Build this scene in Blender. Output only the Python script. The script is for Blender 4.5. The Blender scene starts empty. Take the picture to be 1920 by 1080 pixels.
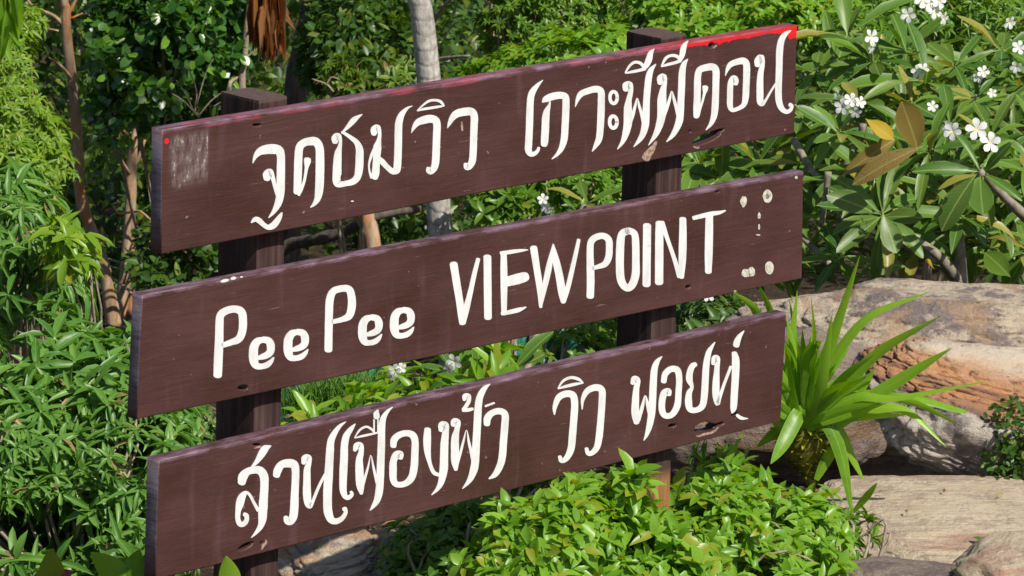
import bpy, math, random
import numpy as np
from mathutils import Vector, Matrix, noise
from mathutils.geometry import delaunay_2d_cdt

C = bpy.context.scene.collection
random.seed(7); RNG = np.random.default_rng(11)

# ------------------------------------------------------------------ camera, sky, sun, exposure
scene = bpy.context.scene
EYE = Vector((0.0, 0.0, 2.9))
PITCH, ROLL, FPX = math.radians(14), 0.025, 8000.0
FW = Vector((0, math.cos(PITCH), -math.sin(PITCH)))
_r = Vector((1, 0, 0)); _u = _r.cross(FW)
RT = math.cos(ROLL) * _r + math.sin(ROLL) * _u
UP = -math.sin(ROLL) * _r + math.cos(ROLL) * _u
cam_data = bpy.data.cameras.new('camera'); cam = bpy.data.objects.new('camera', cam_data); C.objects.link(cam)
cam.matrix_world = Matrix(((RT.x, UP.x, -FW.x, EYE.x), (RT.y, UP.y, -FW.y, EYE.y), (RT.z, UP.z, -FW.z, EYE.z), (0, 0, 0, 1)))
cam_data.sensor_width = 36; cam_data.lens = FPX / 1920 * 36
cam_data.clip_start = 0.1; cam_data.clip_end = 900
cam_data.dof.use_dof = True; cam_data.dof.focus_distance = 8.9; cam_data.dof.aperture_fstop = 34
scene.camera = cam

SUN_AZ, SUN_EL = math.radians(-47), math.radians(48)     # towards the sun, angle from +X
world = bpy.data.worlds.new('World'); scene.world = world; world.use_nodes = True
wn = world.node_tree.nodes; wl = world.node_tree.links
sky = wn.new('ShaderNodeTexSky'); sky.sky_type = 'NISHITA'; sky.sun_disc = False
sky.sun_elevation = SUN_EL; sky.sun_rotation = math.pi / 2 - SUN_AZ
wl.new(sky.outputs[0], wn['Background'].inputs[0]); wn['Background'].inputs[1].default_value = 0.075
sd = bpy.data.lights.new('sun', 'SUN'); sd.energy = 4.6; sd.angle = math.radians(0.5); sd.color = (1.0, 0.955, 0.87)
sun = bpy.data.objects.new('sun', sd); C.objects.link(sun)
sun_dir = Vector((math.cos(SUN_EL) * math.cos(SUN_AZ), math.cos(SUN_EL) * math.sin(SUN_AZ), math.sin(SUN_EL)))
sun.rotation_euler = sun_dir.to_track_quat('Z', 'Y').to_euler(); sun.location = (6, -2, 8)
scene.view_settings.view_transform = 'Standard'; scene.view_settings.look = 'None'
scene.view_settings.exposure = 0.12; scene.view_settings.gamma = 1.0; scene.view_settings.use_curve_mapping = False

# ------------------------------------------------------------------ helpers
def tag(o, label=None, cat=None, group=None, kind=None):
    if label: o['label'] = label
    if cat: o['category'] = cat
    if group: o['group'] = group
    if kind: o['kind'] = kind
    return o

def empty(name, loc, label, cat, group=None, rot=(0, 0, 0)):
    o = bpy.data.objects.new(name, None); C.objects.link(o)
    o.location = loc; o.rotation_euler = rot; o.empty_display_size = 0.1
    return tag(o, label, cat, group)

def at(px, py, Y):
    """the place seen at a point of the photograph, Y metres ahead"""
    d = FW + RT * ((px - 960) / FPX) - UP * ((py - 540) / FPX)
    return EYE + d * (Y / d.y)

def obj(name, mesh, mat=None, parent=None):
    o = bpy.data.objects.new(name, mesh); C.objects.link(o)
    if mat is not None:
        for m in (mat if isinstance(mat, (list, tuple)) else [mat]): mesh.materials.append(m)
    if parent is not None: o.parent = parent
    return o

def mesh_from(name, v, f, smooth=False):
    me = bpy.data.meshes.new(name); me.from_pydata([tuple(p) for p in v], [], f); me.update()
    if smooth: me.polygons.foreach_set('use_smooth', [True] * len(me.polygons))
    return me

def fast_mesh(name, V, tris=None, quads=None, attrs=None, uv=None, smooth=False):
    """V (n,3); tris (a,3) and quads (b,4) index arrays; attrs: name -> per vertex floats"""
    me = bpy.data.meshes.new(name)
    nt = 0 if tris is None else len(tris); nq = 0 if quads is None else len(quads)
    me.vertices.add(len(V)); me.vertices.foreach_set('co', np.asarray(V, dtype=np.float32).ravel())
    loops = np.concatenate([x.ravel() for x in (tris, quads) if x is not None and len(x)])
    me.loops.add(len(loops)); me.loops.foreach_set('vertex_index', loops.astype(np.int32))
    me.polygons.add(nt + nq)
    starts = np.concatenate([np.arange(nt) * 3, nt * 3 + np.arange(nq) * 4]).astype(np.int32)
    me.polygons.foreach_set('loop_start', starts)
    me.update(calc_edges=True)
    if smooth: me.polygons.foreach_set('use_smooth', np.ones(nt + nq, dtype=bool))
    for k, a in (attrs or {}).items():
        at_ = me.attributes.new(k, 'FLOAT', 'POINT'); at_.data.foreach_set('value', np.asarray(a, dtype=np.float32))
    if uv is not None:
        ul = me.uv_layers.new(name='UVMap'); ul.data.foreach_set('uv', uv[loops].astype(np.float32).ravel())
    me.validate()
    return me

def spline(pts, n=4):
    """Catmull-Rom through tuples of any length"""
    P = [np.array(p, float) for p in pts]
    if len(P) < 3: 
        return [P[0] + (P[-1] - P[0]) * t / n for t in range(n + 1)]
    P = [2 * P[0] - P[1]] + P + [2 * P[-1] - P[-2]]
    out = []
    for i in range(1, len(P) - 2):
        for k in range(n):
            t = k / n
            out.append(0.5 * ((2 * P[i]) + (-P[i-1] + P[i+1]) * t + (2*P[i-1] - 5*P[i] + 4*P[i+1] - P[i+2]) * t * t
                              + (-P[i-1] + 3*P[i] - 3*P[i+1] + P[i+2]) * t ** 3))
    out.append(P[-2])
    return out

class Tubes:
    """tapered limbs; several may share one mesh when they grow out of each other"""
    def __init__(s): s.v = []; s.f = []
    def add(s, pts, seg=7, n=4, rough=0.0, seed=0.0, cap=True):
        """pts: (x,y,z,r)"""
        S = spline(pts, n); base = len(s.v); prev = None
        for i, p in enumerate(S):
            c = Vector(p[:3]); a = Vector(S[max(i-1, 0)][:3]); b = Vector(S[min(i+1, len(S)-1)][:3])
            t = (b - a).normalized() if (b - a).length > 1e-9 else Vector((0, 0, 1))
            if prev is None: prev = t.orthogonal().normalized()
            x = (prev - t * prev.dot(t)).normalized(); prev = x; y = t.cross(x)
            for k in range(seg):
                an = 2 * math.pi * k / seg; q = c + (x * math.cos(an) + y * math.sin(an)) * max(p[3], 1e-4)
                if rough:
                    nz = noise.noise(Vector((q.x * 14 + seed, q.y * 14, q.z * 9))) * rough
                    q = c + (q - c) * (1 + nz)
                s.v.append(q)
        for i in range(len(S) - 1):
            for k in range(seg):
                a = base + i * seg + k; b = base + i * seg + (k + 1) % seg
                s.f.append((a, b, b + seg, a + seg))
        if cap:
            s.f.append(tuple(base + (len(S) - 1) * seg + k for k in range(seg)))
            s.f.append(tuple(base + k for k in reversed(range(seg))))
        return s
    def mesh(s, name): return mesh_from(name, s.v, s.f, True)

# ------------------------------------------------------------------ node helpers
class N:
    def __init__(s, name):
        s.m = bpy.data.materials.new(name); s.m.use_nodes = True; s.t = s.m.node_tree
        s.t.nodes.clear(); s.out = s.t.nodes.new('ShaderNodeOutputMaterial')
    def node(s, kind, **kw):
        n = s.t.nodes.new(kind)
        for k, v in kw.items(): setattr(n, k, v)
        return n
    def put(s, sock, val):
        if hasattr(val, 'is_output') or isinstance(val, bpy.types.NodeSocket): s.t.links.new(val, sock)
        else: sock.default_value = val if not (isinstance(val, tuple) and len(val) == 3 and sock.type == 'RGBA') else (*val, 1)
    def math(s, op, a, b=0.0, c=None, clamp=False):
        n = s.node('ShaderNodeMath', operation=op, use_clamp=clamp); s.put(n.inputs[0], a); s.put(n.inputs[1], b)
        if c is not None: s.put(n.inputs[2], c)
        return n.outputs[0]
    def mix(s, f, a, b, blend='MIX'):
        n = s.node('ShaderNodeMix', data_type='RGBA', blend_type=blend); s.put(n.inputs[0], f); s.put(n.inputs[6], a); s.put(n.inputs[7], b)
        return n.outputs[2]
    def coords(s, which='Object'): return s.node('ShaderNodeTexCoord').outputs[which]
    def mapped(s, v, scale=(1, 1, 1), loc=(0, 0, 0), rot=(0, 0, 0)):
        n = s.node('ShaderNodeMapping'); s.put(n.inputs[0], v); n.inputs[1].default_value = loc; n.inputs[2].default_value = rot; n.inputs[3].default_value = scale
        return n.outputs[0]
    def noise(s, v, scale, detail=4, rough=0.55, dist=0.0):
        n = s.node('ShaderNodeTexNoise'); s.put(n.inputs['Vector'], v); n.inputs['Scale'].default_value = scale
        n.inputs['Detail'].default_value = detail; n.inputs['Roughness'].default_value = rough; n.inputs['Distortion'].default_value = dist
        return n.outputs[0]
    def ramp(s, f, stops):
        n = s.node('ShaderNodeValToRGB'); s.put(n.inputs[0], f); r = n.color_ramp
        while len(r.elements) < len(stops): r.elements.new(0.5)
        for e, (p, c) in zip(r.elements, stops): e.position = p; e.color = (*c, 1) if len(c) == 3 else c
        return n.outputs[0]
    def step(s, x, lo, hi):
        n = s.node('ShaderNodeMapRange', interpolation_type='SMOOTHSTEP'); s.put(n.inputs[0], x); s.put(n.inputs[1], lo); s.put(n.inputs[2], hi)
        return n.outputs[0]
    def xyz(s, v):
        n = s.node('ShaderNodeSeparateXYZ'); s.put(n.inputs[0], v); return n.outputs
    def bump(s, h, strength=0.3, dist=0.01):
        n = s.node('ShaderNodeBump'); s.put(n.inputs['Height'], h); n.inputs['Strength'].default_value = strength; n.inputs['Distance'].default_value = dist
        return n.outputs[0]
    def pbr(s, color, rough=0.6, normal=None, spec=0.5, coat=None):
        n = s.node('ShaderNodeBsdfPrincipled'); s.put(n.inputs['Base Color'], color); s.put(n.inputs['Roughness'], rough)
        n.inputs['Specular IOR Level'].default_value = spec
        if normal is not None: s.put(n.inputs['Normal'], normal)
        s.bsdf = n; return n.outputs[0]
    def done(s, shader): s.t.links.new(shader, s.out.inputs[0]); return s.m

def leaf_mat(name, c1, c2, c3=None, rare=0.94, rough=0.4, trans=0.35, spec=0.5, veins=None, blotch=None, side_vein=0.14, vfreq=95.0):
    """leaf colours: c1..c2 by leaf, c3 for the odd yellow or dead one"""
    n = N(name)
    a = n.node('ShaderNodeAttribute', attribute_name='rnd').outputs['Fac']
    r = n.math('FRACT', n.math('ADD', a, n.node('ShaderNodeObjectInfo').outputs['Random']))
    r2 = n.math('FRACT', n.math('MULTIPLY', r, 17.31))
    col = n.mix(r, c1, c2)
    if c3: col = n.mix(n.math('GREATER_THAN', r2, rare), col, c3)
    uv = n.coords('UV') if (veins or blotch) else None
    nrm = n.bump(n.noise(n.coords('Object'), 30.0, 2), 0.10, 0.01) if veins and not blotch else None
    if veins:
        x = n.xyz(uv)
        ab = n.math('ABSOLUTE', n.math('SUBTRACT', x[1], 0.5))
        rib = n.math('SUBTRACT', 1.0, n.step(ab, 0.012, 0.045))
        side = n.math('SINE', n.math('MULTIPLY', n.math('SUBTRACT', x[0], n.math('MULTIPLY', ab, 0.35)), vfreq))
        sv = n.math('MULTIPLY', n.step(side, 0.72, 0.98), side_vein)
        col = n.mix(n.math('MAXIMUM', n.math('MULTIPLY', rib, 0.85), sv), col, veins)
        edge = n.math('MULTIPLY', n.step(ab, 0.40, 0.49), 0.5)
        col = n.mix(edge, col, veins)
    pn = n.noise(n.coords('Object'), 55.0, 3, 0.6)
    col = n.mix(n.math('MULTIPLY', n.step(pn, 0.42, 0.62), 0.22), col, c2)
    if blotch:
        nz = n.noise(n.coords('Object'), 38.0, 3)
        sel = n.math('GREATER_THAN', n.math('FRACT', n.math('MULTIPLY', r, 5.7)), 0.62)
        col = n.mix(n.math('MULTIPLY', n.step(nz, 0.52, 0.66), sel), col, blotch)
    p = n.pbr(col, rough, nrm, spec)
    if trans:
        tr = n.node('ShaderNodeBsdfTranslucent')
        hs = n.node('ShaderNodeHueSaturation'); hs.inputs['Hue'].default_value = 0.485; hs.inputs['Saturation'].default_value = 1.15; hs.inputs['Value'].default_value = 1.5
        n.put(hs.inputs['Color'], col); n.put(tr.inputs[0], hs.outputs[0])
        mx = n.node('ShaderNodeMixShader'); mx.inputs[0].default_value = trans
        n.t.links.new(p, mx.inputs[1]); n.t.links.new(tr.outputs[0], mx.inputs[2]); p = mx.outputs[0]
    return n.done(p)

def bark_mat(name, c1, c2, c3=None, scale=30, stretch=0.25, rough=0.85, bump=0.6, rings=False):
    n = N(name); o = n.coords('Object')
    v = n.mapped(o, (1, 1, stretch)); nz = n.noise(v, scale, 5, 0.65)
    col = n.ramp(nz, [(0.32, c1), (0.62, c2)])
    if c3: col = n.mix(n.step(n.noise(n.mapped(o, (1, 1, 0.5), (3, 1, 2)), scale * 0.55, 5, 0.7), 0.50, 0.64), col, c3)
    h = nz
    if rings:
        z = n.xyz(o)[2]
        w = n.math('FRACT', n.math('ADD', n.math('MULTIPLY', z, 19.0), n.math('MULTIPLY', n.noise(o, 5.0, 2), 2.0)))
        ring = n.math('SUBTRACT', 1.0, n.step(w, 0.0, 0.30))
        col = n.mix(n.math('MULTIPLY', ring, 0.35), col, c1); h = n.math('SUBTRACT', nz, n.math('MULTIPLY', ring, 0.4))
    return n.done(n.pbr(col, rough, n.bump(h, bump, 0.01), 0.3))

# ------------------------------------------------------------------ the sign
SIGN_YAW = math.radians(44)
SIGN_AT = Vector((-0.47873982, 7.89003334, 0.0))
# maps the lettering sketch (drawn over the boards) to metres on the sign's front plane
HM = (0.0012426734726042829, 1.2827422683437003e-05, -0.6146342051480974, -0.00029222954670626855, -0.001005223688143153,
      1.5422873570324982, -0.00010868284573510632, -3.0133349997094753e-05)
def onsign(x, y):
    w = HM[6] * x + HM[7] * y + 1
    return ((HM[0] * x + HM[1] * y + HM[2]) / w, (HM[3] * x + HM[4] * y + HM[5]) / w)

def board_paint(name, top, red):
    """brown gloss paint over sawn wood; local x runs along the board, local y is up"""
    n = N(name); o = n.coords('Object'); x, y, z = n.xyz(o)
    grain = n.noise(n.mapped(o, (3.0, 34, 34)), 2.4, 6, 0.68, 0.8)
    cloud = n.noise(n.mapped(o, (1.4, 3.0, 3.0)), 2.6, 4, 0.6)
    drip = n.noise(n.mapped(o, (10, 1.6, 4), (4, 2, 0)), 2.4, 3)
    col = n.ramp(cloud, [(0.34, (0.056, 0.021, 0.016)), (0.66, (0.088, 0.035, 0.031))])
    col = n.mix(n.math('MULTIPLY', n.step(grain, 0.46, 0.72), 0.14), col, (0.12, 0.055, 0.053))
    col = n.mix(n.math('MULTIPLY', n.step(grain, 0.50, 0.30), 0.14), col, (0.045, 0.022, 0.018))
    col = n.mix(n.math('MULTIPLY', n.step(drip, 0.56, 0.74), 0.20), col, (0.18, 0.10, 0.115))
    speck = n.noise(o, 62.0, 2, 0.5)
    col = n.mix(n.math('MULTIPLY', n.step(speck, 0.735, 0.76), 0.7), col, (0.32, 0.22, 0.19))
    scr = n.noise(n.mapped(o, (6, 90, 90), (1, 7, 0), (0, 0, 0.16)), 2.0, 3, 0.5)
    col = n.mix(n.math('MULTIPLY', n.step(scr, 0.71, 0.75), 0.45), col, (0.30, 0.20, 0.19))
    ck = n.noise(n.mapped(o, (1.6, 46, 46), (3, 0, 0), (0, 0, 0.02)), 2.0, 6, 0.62, 0.5)
    crack = n.math('MULTIPLY', n.step(n.math('ABSOLUTE', n.math('SUBTRACT', ck, 0.5)), 0.010, 0.002), n.step(n.noise(n.mapped(o, (3, 9, 9), (8, 8, 0)), 1.6, 3), 0.52, 0.64))
    col = n.mix(n.math('MULTIPLY', crack, 0.6), col, (0.022, 0.010, 0.008))
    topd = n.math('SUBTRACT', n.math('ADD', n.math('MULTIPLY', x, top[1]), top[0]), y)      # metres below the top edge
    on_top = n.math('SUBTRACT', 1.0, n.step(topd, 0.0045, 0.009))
    sky_sheen = n.noise(n.mapped(o, (4, 12, 12)), 4.0, 4, 0.6)
    col = n.mix(n.math('MULTIPLY', on_top, n.step(sky_sheen, 0.35, 0.7)), col, (0.23, 0.14, 0.19))  # purple-pink sky reflection painted along the top edge in patchy streaks
    wtip = n.noise(n.mapped(o, (9, 30, 30), (2, 0, 5)), 3.0, 3, 0.6)
    if red:
        rn = n.noise(n.mapped(o, (16, 34, 34)), 1.0, 5, 0.72)
        rn2 = n.noise(n.mapped(o, (3.2, 1, 1)), 2.2, 2)
        # how far the red paint runs down the face: wide towards the right end
        wide = n.math('MULTIPLY', n.step(x, 1.02, 1.22), n.math('ADD', 0.004, n.math('MULTIPLY', rn2, 0.014)))
        corner = n.math('MULTIPLY', n.step(x, 1.450, 1.468), 0.018)
        reach = n.math('ADD', n.math('ADD', wide, corner), 0.001)
        m = n.math('LESS_THAN', n.math('ADD', topd, n.math('MULTIPLY', n.math('SUBTRACT', rn, 0.5), 0.036)), reach)
        m = n.math('MULTIPLY', m, n.math('MULTIPLY', n.math('GREATER_THAN', x, 0.96), n.math('SUBTRACT', 1.0, n.math('MULTIPLY', n.math('LESS_THAN', topd, 0.0028), 0.72))))
        thin = n.math('MULTIPLY', n.math('LESS_THAN', topd, 0.010), n.step(n.noise(n.mapped(o, (5, 20, 20), (9, 3, 1)), 2.6, 4, 0.65), 0.47, 0.60))
        col = n.mix(n.math('MULTIPLY', thin, 0.42), col, (0.42, 0.060, 0.095))
        col = n.mix(m, col, (0.78, 0.012, 0.016))
        d2 = n.math('ADD', n.math('POWER', n.math('SUBTRACT', x, -0.233), 2.0), n.math('POWER', n.math('SUBTRACT', y, 1.237), 2.0))
        col = n.mix(n.math('LESS_THAN', n.math('ADD', d2, n.math('MULTIPLY', n.math('SUBTRACT', rn, 0.5), 0.0001)), 0.00003), col, (0.78, 0.012, 0.016))
        # the scraped square near the left end
        bx = n.math('MULTIPLY', n.step(x, -0.232, -0.214), n.math('SUBTRACT', 1.0, n.step(x, -0.135, -0.131)))
        by = n.math('MULTIPLY', n.step(y, 1.135, 1.165), n.math('SUBTRACT', 1.0, n.step(y, 1.235, 1.252)))
        sn = n.noise(n.mapped(o, (90, 34, 34), (0, 0, 0), (0, 0, -0.3)), 1.0, 5, 0.75)
        box = n.math('MULTIPLY', bx, by)
        col = n.mix(n.math('MULTIPLY', box, n.step(sn, 0.30, 0.75)), col, (0.22, 0.17, 0.16))
        col = n.mix(n.math('MULTIPLY', box, n.step(sn, 0.585, 0.66)), col, (0.46, 0.42, 0.36))
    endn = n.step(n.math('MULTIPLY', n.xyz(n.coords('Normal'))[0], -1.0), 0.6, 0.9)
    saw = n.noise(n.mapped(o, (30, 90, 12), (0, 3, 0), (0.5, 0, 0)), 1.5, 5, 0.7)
    col = n.mix(endn, col, n.ramp(saw, [(0.3, (0.085, 0.062, 0.075)), (0.65, (0.21, 0.165, 0.20))]))  # sawn left end, its grey lightened to paint in the sky light
    rough = n.math('ADD', 0.36, n.math('MULTIPLY', cloud, 0.25))
    h = n.math('SUBTRACT', n.math('ADD', n.math('MULTIPLY', grain, 1.0), n.math('MULTIPLY', speck, 0.35)), n.math('MULTIPLY', crack, 0.8))
    return n.done(n.pbr(col, rough, n.bump(h, 0.34, 0.004), 0.45))

def post_mat():
    n = N('dark_post_wood'); o = n.coords('Object'); x, y, z = n.xyz(o)
    g = n.noise(n.mapped(o, (55, 2.2, 55)), 1.0, 6, 0.7)
    col = n.ramp(g, [(0.30, (0.012, 0.008, 0.007)), (0.52, (0.060, 0.030, 0.026)), (0.75, (0.125, 0.080, 0.070))])
    bare = n.math('SUBTRACT', 1.0, n.step(n.math('ADD', y, n.math('MULTIPLY', g, 0.05)), 0.33, 0.37))
    wood = n.ramp(g, [(0.32, (0.10, 0.04, 0.018)), (0.5, (0.30, 0.13, 0.045)), (0.72, (0.42, 0.24, 0.11))])
    col = n.mix(n.math('MULTIPLY', bare, n.step(x, 0.6, 0.7)), col, wood)
    topf = n.step(y, 1.268, 1.272)
    col = n.mix(n.math('MULTIPLY', topf, 0.6), col, (0.13, 0.085, 0.075))
    return n.done(n.pbr(col, 0.75, n.bump(g, 0.8, 0.006), 0.3))

n = N('white_brush_paint'); _o = n.coords('Object')
_b = n.noise(n.mapped(_o, (40, 16, 10)), 1.0, 4, 0.6)
_w = n.noise(n.mapped(_o, (26, 90, 40), (3, 1, 0)), 1.3, 6, 0.7)
_c = n.mix(n.math('MULTIPLY', n.step(_w, 0.64, 0.74), 0.55), n.ramp(_b, [(0.25, (0.66, 0.65, 0.62)), (0.55, (0.80, 0.80, 0.785))]), (0.36, 0.30, 0.28))
WHITE = n.done(n.pbr(_c, 0.5, n.bump(_b, 0.25, 0.002), 0.4))
n = N('old_cream_paint'); CREAM = n.done(n.pbr(n.ramp(n.noise(n.coords('Object'), 120, 3), [(0.35, (0.42, 0.38, 0.30)), (0.6, (0.70, 0.67, 0.56))]), 0.6))
n = N('bare_splintered_wood'); BARE = n.done(n.pbr(n.ramp(n.noise(n.coords('Object'), 150, 3), [(0.35, (0.20, 0.12, 0.08)), (0.6, (0.46, 0.33, 0.25))]), 0.8))
n = N('grey_worn_paint'); GREYP = n.done(n.pbr(n.ramp(n.noise(n.coords('Object'), 160, 3), [(0.4, (0.15, 0.10, 0.10)), (0.6, (0.32, 0.28, 0.28))]), 0.7))

sign = empty('signboard', SIGN_AT, 'brown wooden viewpoint sign of three painted boards on two posts', 'sign', rot=(math.pi / 2, 0, SIGN_YAW))

REG = {'A': (260, 160, 3.6), 'B': (600, 160, 3.6), 'C': (940, 100, 4.5), 'D': (1200, 30, 4.5), 'E': (360, 500, 3.2727), 'F': (800, 360, 3.6),
       'G': (1140, 300, 3.6), 'H': (400, 780, 5.1429), 'I': (620, 700, 4.2353), 'J': (1000, 600, 3.4286), 'K': (460, 160, 6.0), 'L': (680, 160, 6.0),
       'M': (400, 880, 6.0), 'Q': (1240, 200, 12.0), 'R': (1260, 760, 12.0), 'S': (1140, 20, 8.0)}
def sk(reg, x, y):
    ox, oy, s = REG[reg]; return ox + x / s, oy + y / s

def board_mesh(corners, thick, holes):
    """corners: tl, bl, tr, br in sign metres; cut holes right through; bevelled edges"""
    tl, bl, tr, br = [np.array(c) for c in corners]
    def edge(a, b, k, wob):
        return [a + (b - a) * i / k + np.array([0, wob * noise.noise(Vector((i * 0.9, a[1] * 7, b[1] * 3)))]) * (0 < i) for i in range(k)]
    loop = edge(bl, br, 14, 0.0014) + edge(br, tr, 3, 0) + edge(tr, tl, 14, 0.0014) + edge(tl, bl, 3, 0)
    cu = bpy.data.curves.new('board', 'CURVE'); cu.dimensions = '2D'; cu.fill_mode = 'BOTH'
    cu.bevel_depth = 0.0028; cu.bevel_resolution = 2; cu.offset = -0.0028; cu.extrude = thick / 2 - 0.0028
    for ring in [loop] + holes:
        sp = cu.splines.new('POLY'); sp.points.add(len(ring) - 1); sp.use_cyclic_u = True
        for p, q in zip(sp.points, ring): p.co = (q[0], q[1], 0, 1)
    tmp = bpy.data.objects.new('tmp', cu); C.objects.link(tmp)
    dg = bpy.context.evaluated_depsgraph_get()
    me = bpy.data.meshes.new_from_object(tmp.evaluated_get(dg)); bpy.data.objects.remove(tmp); bpy.data.curves.remove(cu)
    for v in me.vertices: v.co.z -= thick / 2           # front face at local z = 0
    me.name = 'board'; me.materials.clear()
    return me

def hole(reg, pts): return [onsign(*sk(reg, *p)) for p in pts]
def oval_hole(px, py, rx, ry, tilt=-0.15, k=9):
    out = []
    for i in range(k):
        a = 2 * math.pi * i / k; r = 1 + 0.25 * noise.noise(Vector((px, py, i)))
        out.append(onsign(px + r * rx * math.cos(a), py + r * (ry * math.sin(a) + tilt * rx * math.cos(a))))
    return out
GAP1 = hole('Q', [(700,800),(760,740),(850,670),(980,620),(1100,580),(1200,545),(1310,510),(1430,495),(1410,530),(1345,565),(1325,640),(1260,680),(1180,740),(1050,800),(900,850),(760,870),(710,850)])
GAP3 = hole('R', [(510,560),(540,470),(650,400),(760,370),(880,400),(980,425),(1090,385),(1190,372),(1180,412),(1080,460),(1020,490),(1000,560),(880,610),(780,600),(680,650),(560,665),(520,620)])
BOARDS = [
    (((-0.2436, 1.26), (-0.2448, 1.0228), (1.4876, 1.2656), (1.4932, 1.0301)), 0.0325,
     [oval_hole(482, 234.5, 8, 2.2, 0), oval_hole(1334, 85, 5.5, 5), oval_hole(1294, 246, 2, 2), GAP1], True),
    (((-0.2893, 0.9519), (-0.302, 0.7131), (1.5271, 0.9427), (1.5363, 0.7042)), 0.030,
     [oval_hole(456, 727, 10, 4.5, 0), oval_hole(1290.5, 538, 4.5, 3), oval_hole(1345, 359.5, 4, 1.6)], False),
    (((-0.2481, 0.6242), (-0.2555, 0.3886), (1.4912, 0.6352), (1.4867, 0.392)), 0.0355,
     [oval_hole(1261, 798, 8, 3), oval_hole(1378, 776.5, 5.5, 7), oval_hole(461, 1024, 15, 5, -0.45), oval_hole(490.5, 1018, 2.4, 2.4), oval_hole(482, 834, 8, 2.2, 0), GAP3], False)]
boards = []
for i, (cs, th, hs, red) in enumerate(BOARDS):
    (x0, y0), (x1, y1) = cs[0], cs[2]; sl = (y1 - y0) / (x1 - x0)
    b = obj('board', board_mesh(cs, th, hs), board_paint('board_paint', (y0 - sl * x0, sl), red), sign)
    boards.append(b)
tag(boards[0], 'top board with Thai lettering and red paint along its upper edge')
tag(boards[1], 'middle board lettered PeePee VIEWPOINT with white dots at right')
tag(boards[2], 'bottom board with Thai lettering and a ragged hole')

POST = post_mat()
def post_mesh(u0, u1, ztop, zbot, zback, lean):
    """square timber with a few weathering splits, built as a column of wobbling sections"""
    v = []; f = []; K = 20; ring = []
    for k in range(5): ring.append((u0 + (u1 - u0) * k / 4, 0.0))
    for k in range(1, 5): ring.append((u1, -zback * k / 4))
    for k in range(1, 5): ring.append((u1 + (u0 - u1) * k / 4, -zback))
    for k in range(1, 4): ring.append((u0, -zback + zback * k / 4))
    R = len(ring); cx = (u0 + u1) / 2
    for j in range(K + 1):
        y = zbot + (ztop - zbot) * j / K
        for (a, b) in ring:
            wob = 0.0012 * noise.noise(Vector((a * 40, y * 5, b * 40)))
            corner = 0.003 if (a in (u0, u1) and b in (0.0, -zback)) else 0
            v.append((a + wob - math.copysign(corner, a - cx) + lean * (y - ztop), y, b - 0.0355 - math.copysign(corner, b + zback / 2)))
    for j in range(K):
        for k in range(R):
            a = j * R + k; b = j * R + (k + 1) % R; f.append((a, b, b + R, a + R))
    f.append(tuple(K * R + k for k in range(R))); f.append(tuple(reversed(range(R))))
    return mesh_from('post', v, f)
obj('post', post_mesh(0.021, 0.0965, 1.2755, -0.45, 0.112, 0.010), POST, sign)
obj('post', post_mesh(1.1105, 1.191, 1.2735, -0.45, 0.106, 0.002), POST, sign)

# ---- lettering: every stroke is (x, y, width) along a brush line in one of the sketch frames
def stroke_mesh(strokes, lift=0.0009):
    v = []; f = []
    for si, (reg, pts) in enumerate(strokes):
        s = REG[reg][2]; P = [(*sk(reg, x, y), w / s) for x, y, w in pts]
        S = spline(P, 5); L = []; Rr = []
        for i, p in enumerate(S):
            a = S[max(i-1, 0)]; b = S[min(i+1, len(S)-1)]; d = b[:2] - a[:2]; d = d / (np.hypot(*d) + 1e-9); nn = np.array([-d[1], d[0]])
            w = max(p[2], 0.5) / 2 * (1 + 0.035 * noise.noise(Vector((p[0] * 0.35, p[1] * 0.35, si))))
            L.append(p[:2] + nn * w); Rr.append(p[:2] - nn * w)
        def cap(p, q, out):
            w = np.hypot(*(p - q)) / 2; c = (p + q) / 2
            if w < 2.0: return [c + out * w * 0.6]
            ax = (p - q) / 2; k = 0.62
            return [c + ax * math.cos(t) + out * w * k * math.sin(t) for t in (0.6, 1.2, 1.94, 2.54)]
        d0 = S[0][:2] - S[1][:2]; d0 /= np.hypot(*d0) + 1e-9; d1 = S[-1][:2] - S[-2][:2]; d1 /= np.hypot(*d1) + 1e-9
        c0 = cap(Rr[0], L[0], d0); c1 = cap(L[-1], Rr[-1], d1)
        ring = L + c1 + Rr[::-1] + c0
        h = lift + 0.00012 * si; base = len(v); m = len(ring); n_ = len(L)
        for q in ring: u, z = onsign(*q); v.append((u, z, h))
        for q in ring: u, z = onsign(*q); v.append((u, z, 0.0))
        iR = lambda i: base + n_ + len(c1) + (n_ - 1 - i)
        for i in range(n_ - 1): f.append((base + i, base + i + 1, iR(i + 1), iR(i)))
        f.append(tuple([base + n_ - 1] + [base + n_ + k for k in range(len(c1))] + [iR(n_ - 1)]))
        f.append(tuple([iR(0)] + [base + n_ * 2 + len(c1) + k for k in range(len(c0))] + [base]))
        for k in range(m): f.append((base + k, base + m + k, base + m + (k + 1) % m, base + (k + 1) % m))
    return mesh_from('letter', v, f)

def ring_pts(cx, cy, rx, ry, w, k=12):
    return [(cx + rx * math.cos(2 * math.pi * i / k), cy + ry * math.sin(2 * math.pi * i / k), w) for i in range(k + 1)]

def small_e(reg, dx, dy, q=1.0):
    S = [[(397,562,20),(430,553,34),(462,540,40),(480,518,46),(481,482,50),(468,455,44),(435,447,38)],
         [(440,446,30),(402,458,44),(380,490,52),(375,530,56),(377,575,54),(392,606,44),(425,612,34),(460,602,34),(485,580,24),(501,556,6)]]
    cx, cy = 427, 530
    return [(reg, [(cx + (x - cx) * q + dx, cy + (y - cy) * q + dy, w * q) for x, y, w in s]) for s in S]

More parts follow.
